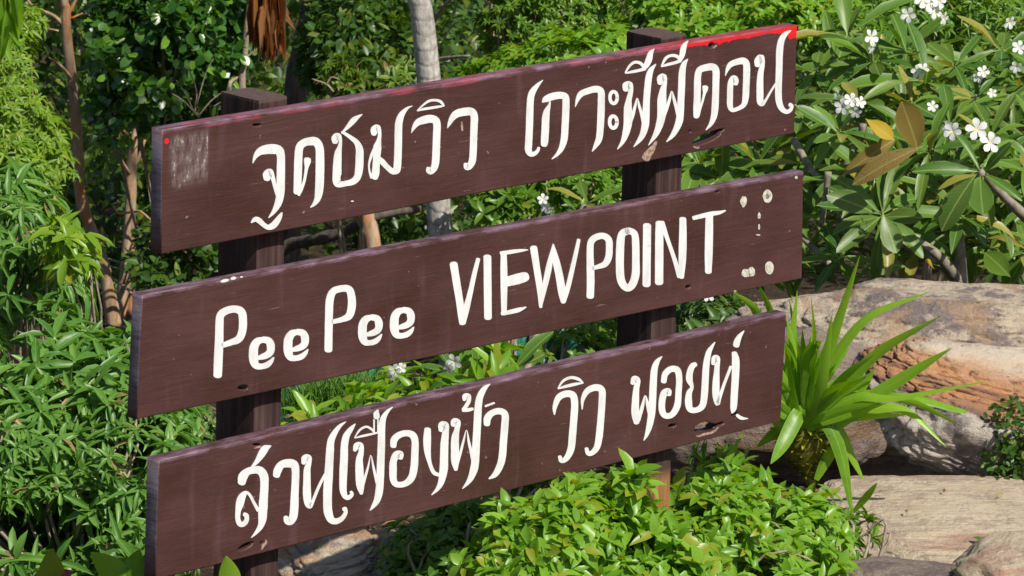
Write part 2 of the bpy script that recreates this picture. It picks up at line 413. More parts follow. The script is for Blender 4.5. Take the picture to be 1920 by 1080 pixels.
LETTERS = [
 (0, [('A', [(768,525,4),(785,482,26),(815,448,48),(860,433,62),(910,430,66),(945,440,62),(958,480,54),(958,560,56),(957,640,56),(955,720,55),(942,790,48),(912,850,28),(876,894,5)]),
      ('A', [(862,632,44),(868,605,62),(886,583,42),(902,620,30),(920,690,26),(938,760,20)]),
      ('A', [(757,927,6),(785,905,32),(810,912,38),(838,938,32),(872,958,34),(908,945,42),(938,908,36),(955,880,24),(966,858,6)])]),
 (0, [('A', [(1068,722,50),(1073,600,54),(1076,500,54),(1084,420,52),(1115,388,50),(1155,378,54),(1193,380,58),(1218,420,56),(1222,500,58),(1221,600,58),(1217,700,56),(1205,765,42),(1182,803,22),(1158,824,5)]),
      ('A', [(1138,500,46),(1136,520,44),(1130,560,24),(1117,640,18),(1097,700,20),(1078,740,18)])]),
 (0, [('K', [(1005,640,62),(1010,600,88),(1040,575,80),(1066,620,38),(1060,690,46),(1040,770,80),(1032,880,94),(1030,1000,96)]),
      ('B', [(112,545,54),(110,600,54),(110,650,52),(125,668,42),(175,662,36),(220,650,42),(250,620,46),(262,560,54),(265,490,54),(264,430,50),(243,383,36),(200,348,26),(160,322,20),(146,318,16)]),
      ('B', [(146,320,6),(185,282,24),(225,236,36),(256,212,20),(283,196,4)])]),
 (0, [('L', [(122,548,60),(130,502,86),(165,478,70),(188,540,40),(180,620,50),(162,700,90),(155,800,82),(148,900,80),(142,990,84),(132,1040,70)]),
      ('L', [(125,720,30),(92,800,30),(68,890,20),(74,970,22),(100,1035,40)]),
      ('L', [(170,820,60),(215,858,64),(268,915,60),(320,962,62),(355,975,60)]),
      ('L', [(345,970,70),(378,950,82),(388,880,84),(395,700,84),(398,500,84),(405,415,80),(430,340,66),(470,285,40),(510,250,20),(556,231,4)])]),
 (0, [('L', [(545,536,4),(568,482,36),(615,420,68),(680,392,86),(755,376,88),(815,392,86),(833,450,84),(830,560,84),(825,700,84),(818,850,84),(802,925,76),(765,970,62),(738,960,56),(738,930,44)])]),
 (0, [('L', [(610,288,10),(680,268,26),(760,255,28),(840,242,28),(915,230,12)]), ('L', [(612,284,10),(680,220,18),(740,178,24),(800,166,28),(860,176,32),(890,200,30),(914,230,12)])]),
 (0, [('L', [(950,482,4),(970,435,36),(1010,362,66),(1060,318,84),(1140,298,90),(1220,296,88),(1252,350,84),(1250,450,82),(1245,600,80),(1240,750,80),(1230,850,78),(1200,910,68),(1165,922,60),(1156,885,46)])]),
 (0, [('C', [(350,225,3),(308,265,28),(265,320,50),(245,380,56),(238,500,60),(234,640,60),(228,760,60),(226,815,58),(245,848,46),(280,845,34),(306,820,26),(314,796,22)])]),
 (0, [('C', [(344,412,12),(372,388,50),(430,364,60),(495,354,58),(538,368,58),(543,430,60),(540,520,60),(535,620,60),(528,720,58),(505,800,44),(470,852,26),(424,893,5)]),
      ('C', [(408,405,10),(402,440,22),(382,490,50),(372,545,62),(368,640,64),(362,740,62),(358,772,54)])]),
 (0, [('C', [(621,452,4),(640,392,30),(672,342,48),(740,314,52),(800,302,56),(838,322,58),(841,400,60),(838,520,60),(832,640,58),(822,720,54),(798,772,38),(764,828,5)])]),
 (0, [('C', ring_pts(945,373,31,50,28)), ('C', ring_pts(942,580,31,50,30))]),
 (0, [('C', [(1045,308,46),(1056,278,74),(1082,265,52),(1090,320,40),(1075,390,46),(1066,460,66),(1068,540,76),(1062,610,68),(1045,685,54),(1018,752,32),(977,810,4)]),
      ('C', [(1088,590,18),(1108,520,26),(1128,440,20),(1144,378,5),(1160,440,22),(1182,520,26),(1202,610,34)]),
      ('C', [(1302,90,4),(1262,140,40),(1242,200,54),(1230,300,56),(1222,400,56),(1218,500,60),(1212,600,62),(1192,680,50),(1160,735,34),(1114,790,4)])]),
 (0, [('C', [(1043,168,8),(1100,156,22),(1160,144,24),(1212,130,26)]), ('C', [(1043,165,10),(1080,107,18),(1120,76,22),(1165,80,26),(1200,110,28)]),
      ('D', [(10,455,16),(45,425,40),(72,370,52),(88,315,40),(118,276,4)])]),
 (0, [('D', [(165,568,42),(174,530,66),(200,512,48),(208,565,34),(194,620,52),(183,700,74),(182,780,76),(176,860,68),(155,940,56),(124,1010,38),(70,1090,4)]),
      ('D', [(202,850,18),(224,780,24),(248,700,22),(266,634,5),(284,700,24),(305,780,28),(324,860,32)]),
      ('D', [(402,362,4),(370,405,40),(353,480,56),(348,600,58),(343,700,58),(338,800,60),(330,880,60),(305,950,50),(270,1010,34),(221,1062,5)])]),
 (0, [('D', [(178,428,8),(230,410,22),(290,395,24),(340,378,26)]), ('D', [(178,426,10),(212,362,22),(250,336,22),(300,336,28),(335,362,28)]),
      ('D', [(330,380,30),(352,330,44),(362,280,48),(378,240,32),(404,208,4)])]),
 (0, [('D', [(472,850,46),(476,780,58),(480,700,58),(482,600,58),(485,510,56),(503,455,52),(560,434,56),(612,430,60),(638,462,60),(638,560,58),(635,680,58),(630,780,58),(620,850,50),(595,912,32),(554,962,5)]),
      ('D', [(548,600,48),(547,622,44),(540,655,24),(525,720,18),(505,780,20),(488,845,22)])]),
 (0, [('D', [(717,506,4),(735,450,28),(765,408,44),(820,386,50),(872,380,58),(896,410,58),(897,500,58),(893,600,56),(888,690,54),(872,750,40),(825,782,32),(775,792,36),(757,755,48),(757,680,50),(758,610,50),(766,560,50),(790,528,56),(806,545,50),(803,572,42)])]),
 (0, [('D', [(985,418,42),(996,380,66),(1022,348,50),(1030,410,40),(1016,480,48),(1010,560,56),(1010,660,58),(1012,725,54),(1030,742,36),(1058,712,20),(1100,640,16),(1150,560,14)]),
      ('D', [(1272,121,4),(1225,152,36),(1190,210,52),(1175,300,58),(1172,420,56),(1168,540,56),(1165,650,56),(1172,730,54),(1197,785,46),(1235,808,36),(1268,792,28),(1278,760,30),(1262,748,34)])]),
 (1, [('E', [(156,668,52),(160,560,54),(165,450,52),(167,350,50),(174,298,46),(210,270,44),(262,260,44),(302,278,50),(311,335,50),(306,400,48),(284,445,44),(240,464,36),(188,482,30)])]),
 (1, small_e('E', 0, 0)), (1, small_e('E', 211, -49, .98)), (1, small_e('E', 666, -141, .95)), (1, small_e('E', 862, -185, .96)),
 (1, [('E', [(835,512,48),(837,400,48),(839,300,48),(844,205,48),(866,152,42),(918,134,40),(962,140,46),(978,190,48),(978,250,50),(962,302,44),(920,324,32),(862,338,26)])]),
 (1, [('F', [(180,486,52),(198,600,52),(218,720,50),(232,820,50),(240,885,44)]), ('F', [(346,452,26),(322,545,30),(292,680,34),(265,790,42),(244,884,34)])]),
 (1, [('F', [(408,438,52),(410,640,52),(412,848,52)])]),
 (1, [('F', [(518,414,40),(519,520,46),(520,640,46),(520,822,36)]), ('F', [(500,414,26),(580,402,26),(640,394,18),(682,390,5)]),
      ('F', [(530,607,64),(600,590,70),(655,574,66),(672,569,56)]), ('F', [(505,822,22),(560,810,28),(620,795,28),(670,776,6)])]),
 (1, [('F', [(720,376,48),(742,520,46),(762,650,42),(768,776,22)]), ('F', [(766,772,20),(795,640,34),(825,500,40),(853,352,8)]),
      ('F', [(852,352,8),(868,450,44),(892,560,52),(912,680,52),(920,742,34)]), ('F', [(922,738,30),(952,640,32),(985,500,30),(1012,380,26),(1024,322,22)])]),
 (1, [('F', [(1102,706,50),(1105,600,52),(1103,500,50),(1101,400,46),(1108,338,44),(1140,306,42),(1190,296,42),(1226,322,46),(1231,380,46),(1226,440,46),(1203,485,40),(1160,503,30),(1120,514,24)])]),
 (1, [('G', [(130,480,46),(95,498,48),(82,560,54),(78,700,54),(86,810,54),(122,862,48),(160,845,50),(184,775,54),(186,680,50),(185,570,50),(178,502,46),(150,480,44),(125,480,46)])]),
 (1, [('G', [(262,442,54),(260,640,54),(258,842,54)])]),
 (1, [('G', [(345,425,52),(344,600,56),(343,828,56)]), ('G', [(360,424,40),(398,530,28),(440,650,28),(482,785,36)]), ('G', [(503,398,46),(503,500,50),(500,650,52),(494,792,32)])]),
 (1, [('G', [(575,392,26),(640,376,30),(700,362,30),(750,355,24),(792,341,8)]), ('G', [(682,368,50),(680,500,54),(677,650,52),(675,755,44)])]),
 (2, [('H', [(270,645,74),(284,585,88),(330,535,68),(400,520,70),(452,528,80),(485,580,84),(490,660,80),(485,760,80),(478,860,85)]),
      ('M', [(562,395,96),(552,480,100),(548,560,92),(528,640,62),(480,710,34),(425,768,5)]),
      ('M', [(345,505,44),(368,520,52),(372,565,50),(345,610,52),(300,615,62),(272,560,56),(275,470,62),(296,380,90),(320,310,80),(365,262,40),(408,290,32),(450,370,34),(500,460,40)]),
      ('H', [(352,510,8),(415,440,40),(462,368,66),(498,315,66),(552,286,10)])]),
 (2, [('H', [(605,575,66),(618,525,76),(655,470,70),(720,455,80),(775,468,82),(790,530,74),(788,640,72),(782,760,76),(778,880,80),(768,970,78),(738,1018,66),(706,1012,56),(697,975,44)])]),
 (2, [('H', [(866,455,40),(882,412,70),(918,402,56),(918,460,48),(902,520,64),(900,640,72),(900,740,78),(908,830,72),(928,868,50),(955,828,30),(990,740,28),(1030,650,26),(1076,560,22)]),
      ('H', [(1278,54,4),(1220,95,30),(1170,160,50),(1132,240,66),(1122,340,76),(1115,460,78),(1108,580,84),(1100,700,84),(1098,820,84),(1103,920,84),(1130,995,72),(1180,1015,56),(1238,988,44),(1274,930,36),(1262,892,48)])]),
 (2, [('H', [(1369,74,4),(1330,120,40),(1282,190,62),(1262,280,70),(1258,400,74),(1252,520,76),(1248,640,72),(1250,720,66),(1270,775,52),(1305,785,42),(1335,755,32),(1326,732,30)])]),
 (2, [('I', [(188,612,26),(205,578,52),(235,572,46),(240,625,42),(226,685,54),(226,760,64),(229,840,66),(234,900,60),(242,955,26)]),
      ('I', [(250,905,20),(270,830,20),(296,740,14),(317,650,4),(336,740,18),(352,810,22),(368,870,30)]),
      ('I', [(490,267,4),(450,302,24),(415,360,44),(402,440,56),(400,560,58),(395,700,60),(390,840,60),(382,940,60),(364,1010,48),(336,1055,28),(310,1088,5)])]),
 (2, [('I', [(188,514,6),(250,498,16),(310,485,16),(368,472,12)]), ('I', [(188,512,6),(228,452,14),(278,424,16),(318,440,18),(345,468,14)]),
      ('I', [(342,474,12),(342,368,13)]), ('I', [(372,470,11),(372,365,11)]), ('I', [(361,350,46),(362,322,46),(372,290,8)])]),
 (2, [('I', [(495,578,48),(502,528,54),(542,490,48),(600,475,48),(648,490,56),(668,540,56),(666,640,58),(661,740,60),(642,825,56),(592,875,46),(525,882,46),(496,845,54),(493,760,60),(497,695,54),(520,648,56),(553,640,48),(550,672,42)])]),
 (2, [('I', [(768,445,52),(764,530,62),(767,620,52),(784,710,32),(815,785,32),(856,806,28)]),
      ('I', [(875,452,44),(886,415,66),(914,412,46),(910,470,52),(901,560,62),(898,660,64),(895,760,66),(876,860,48),(845,920,28),(799,966,4)])]),
 (2, [('I', [(968,412,36),(982,385,56),(1008,390,46),(1000,450,42),(986,520,60),(985,620,64),(986,700,62),(992,765,28)]), ('I', [(1005,715,20),(1026,640,20),(1052,540,16),(1077,450,4),(1094,540,20),(1112,620,24),(1132,710,30)]),
      ('I', [(1264,84,4),(1220,120,36),(1182,190,52),(1168,280,58),(1162,400,60),(1155,520,60),(1148,640,62),(1140,740,62),(1115,820,48),(1085,870,28),(1044,916,4)])]),
 (2, [('I', [(1058,212,24),(1066,184,44),(1094,180,36),(1094,222,32),(1072,262,28),(1050,288,24)]), ('I', [(1046,296,20),(1090,290,28),(1126,282,22)])]),
 (2, [('I', [(1225,261,16),(1299,234,14)])]),
 (2, [('I', [(1238,405,50),(1244,355,56),(1282,314,48),(1340,300,50),(1382,328,56),(1380,420,58),(1370,540,58),(1362,650,58),(1344,730,54),(1305,802,42),(1255,838,8)])]),
 (2, [('J', [(134,608,8),(136,560,28),(162,498,38),(212,474,42),(254,486,46),(264,545,46),(258,640,46),(250,740,46),(240,830,44),(212,888,34),(180,905,28),(168,878,24)])]),
 (2, [('J', [(156,442,6),(210,426,18),(270,412,18),(320,404,6)]), ('J', [(157,440,6),(190,392,14),(240,370,18),(288,380,20),(320,405,6)])]),
 (2, [('J', [(312,574,6),(316,510,24),(346,456,36),(398,434,42),(438,450,44),(440,520,44),(432,640,44),(420,760,44),(405,822,38),(375,855,30),(350,856,28),(340,826,24)])]),
 (2, [('J', [(634,408,24),(650,382,46),(670,390,34),(660,445,38),(655,520,46),(653,600,48),(662,660,36)]), ('J', [(674,645,22),(698,560,22),(718,486,6),(732,540,22),(750,610,30)]),
      ('J', [(826,234,4),(796,266,28),(776,320,42),(768,420,46),(764,520,46),(758,600,46),(744,680,38),(726,738,22),(708,774,4)])]),
 (2, [('J', [(836,396,36),(846,348,38),(882,316,38),(924,322,42),(936,380,40),(932,460,40),(924,550,42),(890,608,36),(846,614,38),(826,580,42),(826,520,42),(840,470,42),(868,456,36),(870,480,30)])]),
 (2, [('J', [(1042,284,28),(1020,298,36),(1004,340,40),(1002,385,42),(1018,432,22),(1000,470,36),(996,530,46),(1008,574,40),(1050,578,34),(1086,550,40),(1098,480,44),(1104,380,44),(1110,290,42),(1125,212,34),(1148,170,18),(1167,142,4)])]),
 (2, [('J', [(1153,282,24),(1166,250,44),(1182,250,34),(1178,320,34),(1173,400,44),(1172,480,46),(1182,538,30),(1198,492,22),(1230,400,18),(1268,300,18)]),
      ('J', [(1290,212,34),(1299,260,48),(1297,360,48),(1291,460,46),(1285,560,42),(1276,596,14)]), ('J', [(1308,612,20),(1335,630,22),(1379,633,4)])]),
 (2, [('J', [(1302,164,40),(1308,140,40),(1325,105,28),(1354,69,4)])]),
]
for bi, st in LETTERS: obj('painted_letter', stroke_mesh(st), WHITE, boards[bi])

def blob_mesh(px, py, rx, ry, lift=0.0009, k=14, rot=0.0, ragged=0.12):
    v = [(*onsign(px, py), lift)]; f = []
    for i in range(k):
        a = 2 * math.pi * i / k; r = 1 + ragged * 2 * noise.noise(Vector((px * 0.7, py * 0.7, i * 0.9)))
        dx, dy = rx * r * math.cos(a), ry * r * math.sin(a)
        v.append((*onsign(px + dx * math.cos(rot) - dy * math.sin(rot), py + dx * math.sin(rot) + dy * math.cos(rot)), lift))
    f = [(0, 1 + i, 1 + (i + 1) % k) for i in range(k)]
    me = mesh_from('mark', v, [tuple(reversed(t)) for t in f]); return me
def mark(name, bi, m, *a, **k): return obj(name, blob_mesh(*a, **k), m, boards[bi])
for (px, py, rx, ry, rg) in [(1393.3, 377, 6, 10.5, .2), (1438.6, 367.5, 9, 13, .08), (1422.8, 405, 3, 6, .2), (1422.8, 425, 1.8, 5.5, .2), (1421, 440.5, 4, 1.5, .3),
                         (1398, 512, 8.5, 8, .12), (1408.5, 509, 7, 9.5, .1), (1442, 502, 8.3, 12.8, .05), (1492.5, 332.5, 2.6, 3, .2)]:
    mark('paint_spot', 1, CREAM, px, py, rx, ry, ragged=rg)
mark('paint_spot', 1, GREYP, 1438.6, 367.5, 3.4, 5.5, lift=0.0014)
for (px, py, rx, ry) in [(421, 526, 8, 3), (437, 521.5, 5.5, 3), (452, 519, 2.5, 1.5)]: mark('paint_spot', 1, WHITE, px, py, rx, ry, rot=-.25)
mark('paint_spot', 0, WHITE, 660, 377, 3, 1.2)
for bi, st in [(2, [('R', [(540,690,14),(620,690,40),(720,650,50),(860,622,46),(960,572,46),(1030,500,22)])]),
               (0, [('C', [(1308,742,14),(1275,800,44),(1235,855,66),(1215,885,70)])]),
               (2, [('H', [(395,312,10),(430,300,16),(470,296,10)])]), (0, [('S', [(1580,565,14),(1600,545,22),(1625,520,20)])]),
               (0, [('Q', [(720,900,20),(790,925,46),(850,915,30)])]),
               (2, [('M', [(540,900,12),(560,860,28),(590,820,24),(585,790,12)])]), (1, [('G', [(850,888,10),(862,884,14)])]),
               (0, [('L', [(1112,410,16),(1114,450,24),(1118,510,18)])])]:
    obj('bare_wood_chip', stroke_mesh(st, 0.0008), BARE, boards[bi])

# ------------------------------------------------------------------ the ground
def ground_z(x, y):
    pts = [(-60, 0.0), (8.5, 0.0), (9.2, -0.17), (10.0, -0.36), (11.0, -0.50), (12.5, -0.85), (14, -1.1), (18, -1.85), (24, -3.0), (30, -3.9), (42, -4.9), (70, -4.5), (160, 4), (320, 30)]
    z = pts[-1][1]
    for (a, za), (b, zb) in zip(pts, pts[1:]):
        if y <= b:
            t = max(0.0, (y - a) / (b - a)); t = t * t * (3 - 2 * t) if a > 40 else t; z = za + (zb - za) * t; break
    amp = 0.015 if y < 10.5 else min(0.3, 0.015 + (y - 10.5) * 0.025)
    return z + amp * noise.noise(Vector((x * 0.7, y * 0.7, 0))) + amp * 0.3 * noise.noise(Vector((x * 3, y * 3, 2)))
ys = list(np.arange(-40, 6, 4)) + list(np.arange(6, 22, 0.18)) + list(np.arange(22, 60, 1.5)) + list(np.arange(60, 320, 12))
xs = list(np.arange(-200, -10, 10)) + list(np.arange(-10, 10, 0.25)) + list(np.arange(10, 201, 10))
gv = [(x, y, ground_z(x, y)) for y in ys for x in xs]; W_ = len(xs)
gf = [(j * W_ + i, j * W_ + i + 1, (j + 1) * W_ + i + 1, (j + 1) * W_ + i) for j in range(len(ys) - 1) for i in range(W_ - 1)]
n = N('forest_soil'); o = n.coords('Object'); nz = n.noise(o, 9, 6, 0.7); n2 = n.noise(o, 70, 4, 0.7)
col = n.ramp(nz, [(0.3, (0.030, 0.020, 0.012)), (0.55, (0.075, 0.050, 0.030)), (0.72, (0.055, 0.065, 0.020))])
col = n.mix(n.step(n2, 0.56, 0.66), col, (0.20, 0.14, 0.08))
SOIL = n.done(n.pbr(col, 0.95, n.bump(n.math('ADD', nz, n2), 0.9, 0.03), 0.2))
g = obj('ground', mesh_from('ground', gv, gf, True), SOIL); tag(g, 'sloping brown ground under the bushes', kind='structure')

# ------------------------------------------------------------------ leaves
def T_lance(wp=(0.42, 0.5, 0.36), fold=0.10, droop=0.22):
    """leaf of unit length and unit width: verts, tris, quads, uv"""
    ts = (0.22, 0.5, 0.78); v = [(0, 0, 0)]; uv = [(0, 0.5)]
    for t, w in zip(ts, wp):
        z = -droop * t * t
        v += [(t, -w, z + fold * w), (t, 0, z), (t, w, z + fold * w)]; uv += [(t, 0.5 - w), (t, 0.5), (t, 0.5 + w)]
    v.append((1, 0, -droop)); uv.append((1, 0.5))
    tr = [(0, 2, 1), (0, 3, 2), (7, 8, 10), (8, 9, 10)]
    qd = [(1, 2, 5, 4), (2, 3, 6, 5), (4, 5, 8, 7), (5, 6, 9, 8)]
    return np.array(v, float), np.array(tr), np.array(qd), np.array(uv)
def T_round(): return T_lance((0.44, 0.5, 0.38), 0.12, 0.10)
def T_tiny(fold=0.15, droop=0.12):
    v = [(0, 0, 0), (0.45, -0.5, fold * .5 - droop * .2), (1, 0, -droop), (0.45, 0.5, fold * .5 - droop * .2)]
    return np.array(v, float), np.array([(0, 2, 1), (0, 3, 2)]), None, np.array([(0, .5), (.45, 0), (1, .5), (.45, 1)])
LANCE, ROUND, TINY = T_lance((0.40, 0.5, 0.34), 0.20, 0.30), T_round(), T_tiny()
WAVY = T_lance((0.30, 0.5, 0.40), 0.16, 0.30)

def frames(D, U):
    X = D / (np.linalg.norm(D, axis=1, keepdims=True) + 1e-9)
    Z = U - (U * X).sum(1, keepdims=True) * X; Z /= np.linalg.norm(Z, axis=1, keepdims=True) + 1e-9
    return X, np.cross(Z, X), Z

def leaves_mesh(name, T, P, D, U, L, Wd, rnd=None, smooth=True):
    V0, tr, qd, uv = T; n_ = len(P); k = len(V0); X, Y, Z = frames(D, U)
    L = L[:, None, None]; Wd = Wd[:, None, None]
    V = P[:, None, :] + X[:, None, :] * V0[None, :, 0:1] * L + Y[:, None, :] * V0[None, :, 1:2] * Wd + Z[:, None, :] * V0[None, :, 2:3] * L
    off = (np.arange(n_) * k)[:, None, None]
    tris = (tr[None] + off).reshape(-1, 3); quads = None if qd is None else (qd[None] + off).reshape(-1, 4)
    if rnd is None: rnd = RNG.random(n_)
    return fast_mesh(name, V.reshape(-1, 3), tris, quads, {'rnd': np.repeat(rnd, k)}, np.tile(uv, (n_, 1)), smooth)

_leafcache = {}
def leaf_parts(T, key, name, mats, parent, P, D, U, L, Wd):
    """each leaf an object of its own; alike leaves share mesh data. parent stands at its own place without rotation"""
    base = _leafcache.get(key)
    if base is None:
        base = []
        for j in range(6):
            V0 = T[0].copy(); V0[:, 2] += (j - 2.8) * 0.10 * V0[:, 0] ** 2 + 0.02 * np.sin(V0[:, 0] * 9 + j) * (np.abs(V0[:, 1]) > 0.1); V0[:, 1] *= 1 + 0.05 * (j - 2.5); V0[:, 1] += 0.16 * (j % 3 - 1) * V0[:, 0] ** 2
            me = fast_mesh(name, V0, T[1], T[2], None, T[3], True)
            for m in mats: me.materials.append(m)
            base.append(me)
        _leafcache[key] = base
    X, Y, Z = frames(D, U); o0 = parent.location
    for i in range(len(P)):
        o = bpy.data.objects.new(name, base[random.randrange(6)]); C.objects.link(o); o.parent = parent
        R = Matrix(((X[i, 0], Y[i, 0], Z[i, 0], 0), (X[i, 1], Y[i, 1], Z[i, 1], 0), (X[i, 2], Y[i, 2], Z[i, 2], 0), (0, 0, 0, 1)))
        o.matrix_basis = Matrix.Translation(Vector(P[i]) - o0) @ R @ Matrix.Diagonal((L[i], Wd[i], L[i], 1))

def rosettes(CT, AX, nl, L, Wd, lo=35, hi=80, hang=0.0, jit=0.25):
    """whorls of leaves: centres CT, axes AX; nl leaves each, leaning lo..hi degrees from the axis"""
    P, D, U, LL, WW = [], [], [], [], []
    for c, a in zip(CT, AX):
        a = Vector(a).normalized(); x = a.orthogonal().normalized(); y = a.cross(x); ph = random.random() * 6.28
        k = max(3, int(nl + random.uniform(-0.4, 0.4) * nl)); sc = random.uniform(0.75, 1.2) * (1 + 0.55 * noise.noise(Vector((c[0] * 3.1, c[1] * 3.1, c[2] * 3.1))))
        for i in range(k):
            an = ph + i * 2.4; t = math.radians(lo + (hi - lo) * ((k - i) / k) + random.uniform(-10, 10))
            d = a * math.cos(t) + (x * math.cos(an) + y * math.sin(an)) * math.sin(t) + Vector((random.uniform(-jit, jit), random.uniform(-jit, jit), random.uniform(-jit, jit) - hang)) * 0.6
            l = L * sc * random.uniform(0.7, 1.15) * (0.65 + 0.35 * math.sin(t))
            u = a + Vector((random.uniform(-.3, .3), random.uniform(-.3, .3), 0.35 + random.uniform(-.3, .3)))
            P.append(Vector(c) - a * (L * 0.12 * i / k)); D.append(d); U.append(u); LL.append(l); WW.append(Wd * sc * random.uniform(0.8, 1.15))
    A = lambda q: np.array([tuple(v) for v in q], float)
    return A(P), A(D), A(U), np.array(LL), np.array(WW)

def cloud(n_, ells, outer=0.6, gap=0.0, gs=2.5, seed=0):
    """points in the outer layer of ellipsoids (cx,cy,cz,rx,ry,rz), thinned by noise; returns points and outward directions"""
    wts = np.array([e[3] * e[5] + e[3] * e[4] for e in ells]); wts = wts / wts.sum(); out = []; nr = []
    while len(out) < n_:
        e = ells[RNG.choice(len(ells), p=wts)]; d = RNG.normal(size=3); d /= np.linalg.norm(d)
        r = outer + (1 - outer) * RNG.random() ** 0.5
        r *= 1 + 0.16 * noise.noise(Vector((d[0] * 2.3 + seed, d[1] * 2.3, d[2] * 2.3)))
        p = np.array(e[:3]) + d * r * np.array(e[3:6])
        if gap and noise.noise(Vector((p[0] * gs + seed, p[1] * gs, p[2] * gs))) < gap - 0.5: continue
        out.append(p); nr.append(d)
    return np.array(out), np.array(nr)

def scatter(T, P, Nn, L, Wd, up=0.6, jit=0.7, var=0.3):
    """loose leaves at points P facing roughly outward"""
    n_ = len(P); D = Nn * 0.6 + RNG.normal(size=(n_, 3)) * jit + np.array([0, 0, -0.15])
    U = Nn * 0.5 + np.array([0, 0, up]) + RNG.normal(size=(n_, 3)) * 0.45
    return P, D, U, L * (1 + var * (RNG.random(n_) * 2 - 1)), Wd * (1 + var * (RNG.random(n_) * 2 - 1))

def ell(px, py, Y, rpx, rpy, depth):
    """an ellipsoid centred where (px, py) is seen at Y metres, with radii given in picture points there"""
    c = at(px, py, Y); s = Y / FPX; return (c.x, c.y, c.z, rpx * s, depth, rpy * s)

def is_front(P, k):
    """indices of the k leaves nearest the viewer's side, in the frame"""
    v = P - np.array(EYE); z = v @ np.array(FW); x = FPX * (v @ np.array(RT)) / z; y = FPX * (v @ np.array(UP)) / z
    inside = (np.abs(x) < 990) & (np.abs(y) < 570)
    sc = np.where(inside, z, 1e6); idx = np.argsort(sc)[:k]; m = np.zeros(len(P), bool); m[idx] = True; return m

def plant(name, label, cat, base, group=None):
    return empty(name, base, label, cat, group)

def stuff_part(name, mesh, mat, root):
    o = obj(name, mesh, mat, root); o.location = -root.location; tag(o, kind='stuff'); return o
def wood_part(name, tubes, mat, root):
    o = obj(name, tubes.mesh(name), mat, root); o.location = -root.location; return o

def foliage_part(root, T, key, arr, mat, mats_n=300, leafname='leaf', stuffname='foliage'):
    P, D, U, L, Wd = arr
    m = is_front(P, mats_n) if mats_n else np.zeros(len(P), bool)
    if mats_n: leaf_parts(T, key, leafname, [mat], root, P[m], D[m], U[m], L[m], Wd[m])
    if (~m).any(): stuff_part(stuffname, leaves_mesh(stuffname, T, P[~m], D[~m], U[~m], L[~m], Wd[~m]), mat, root)

# leaf colours
G_MANGO = leaf_mat('mango_leaf', (0.055, 0.170, 0.018), (0.160, 0.320, 0.050), (0.36, 0.23, 0.11), 0.95, 0.40, 0.30, 0.45, veins=(0.24, 0.40, 0.10), side_vein=0.10, vfreq=60.0)
G_MANGO_Y = leaf_mat('young_mango_leaf', (0.143, 0.280, 0.021), (0.260, 0.403, 0.028), (0.45, 0.42, 0.03), 0.93, 0.34, 0.38)
G_FEATHER = leaf_mat('feathery_leaf', (0.117, 0.235, 0.017), (0.247, 0.392, 0.027), (0.25, 0.30, 0.03), 0.92, 0.42, 0.38)
G_GLOSSY = leaf_mat('glossy_leaf', (0.028, 0.095, 0.016), (0.070, 0.180, 0.026), (0.16, 0.32, 0.03), 0.80, 0.30, 0.26, 0.6)
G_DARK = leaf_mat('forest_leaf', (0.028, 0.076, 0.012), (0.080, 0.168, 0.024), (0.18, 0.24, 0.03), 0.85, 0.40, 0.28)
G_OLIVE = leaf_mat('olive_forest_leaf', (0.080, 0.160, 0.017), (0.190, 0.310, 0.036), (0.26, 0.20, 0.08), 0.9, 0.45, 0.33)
G_LIME = leaf_mat('lime_shrub_leaf', (0.120, 0.290, 0.017), (0.270, 0.470, 0.045), (0.30, 0.34, 0.03), 0.88, 0.36, 0.40)
G_MID = leaf_mat('mid_green_leaf', (0.078, 0.190, 0.017), (0.169, 0.314, 0.028), (0.24, 0.30, 0.03), 0.92, 0.36, 0.36)
G_PLUM = leaf_mat('plumeria_leaf', (0.048, 0.140, 0.018), (0.155, 0.285, 0.036), (0.36, 0.32, 0.06), 0.88, 0.40, 0.32, 0.5, veins=(0.34, 0.46, 0.11), blotch=(0.20, 0.14, 0.03))
G_DRAC = leaf_mat('dracaena_leaf', (0.140, 0.320, 0.018), (0.280, 0.500, 0.035), None, 1, 0.38, 0.40, 0.45, veins=(0.34, 0.50, 0.08), side_vein=0.0)
G_GRASS = leaf_mat('grass_blade', (0.090, 0.220, 0.030), (0.170, 0.330, 0.050), None, 1, 0.45, 0.35)
G_DRY = leaf_mat('dry_frond', (0.22, 0.085, 0.022), (0.38, 0.17, 0.055), (0.30, 0.22, 0.12), 0.8, 0.6, 0.35)
LITTER = leaf_mat('dead_leaf', (0.14, 0.085, 0.045), (0.30, 0.20, 0.12), (0.10, 0.14, 0.03), 0.9, 0.7, 0.15)
B_ORANGE = bark_mat('flaking_orange_bark', (0.26, 0.15, 0.08), (0.54, 0.38, 0.25), (0.58, 0.22, 0.06), 26, 0.35)
B_PALM = bark_mat('ringed_palm_bark', (0.24, 0.21, 0.18), (0.58, 0.54, 0.48), None, 40, 0.5, 0.85, 0.5, True)
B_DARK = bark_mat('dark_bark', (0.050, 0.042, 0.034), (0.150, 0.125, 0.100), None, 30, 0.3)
B_GREY = bark_mat('plumeria_bark', (0.11, 0.095, 0.075), (0.34, 0.29, 0.22), None, 34, 0.6, 0.7, 0.35)
B_TWIG = bark_mat('pale_twig', (0.20, 0.15, 0.10), (0.42, 0.34, 0.25), None, 60, 0.4)

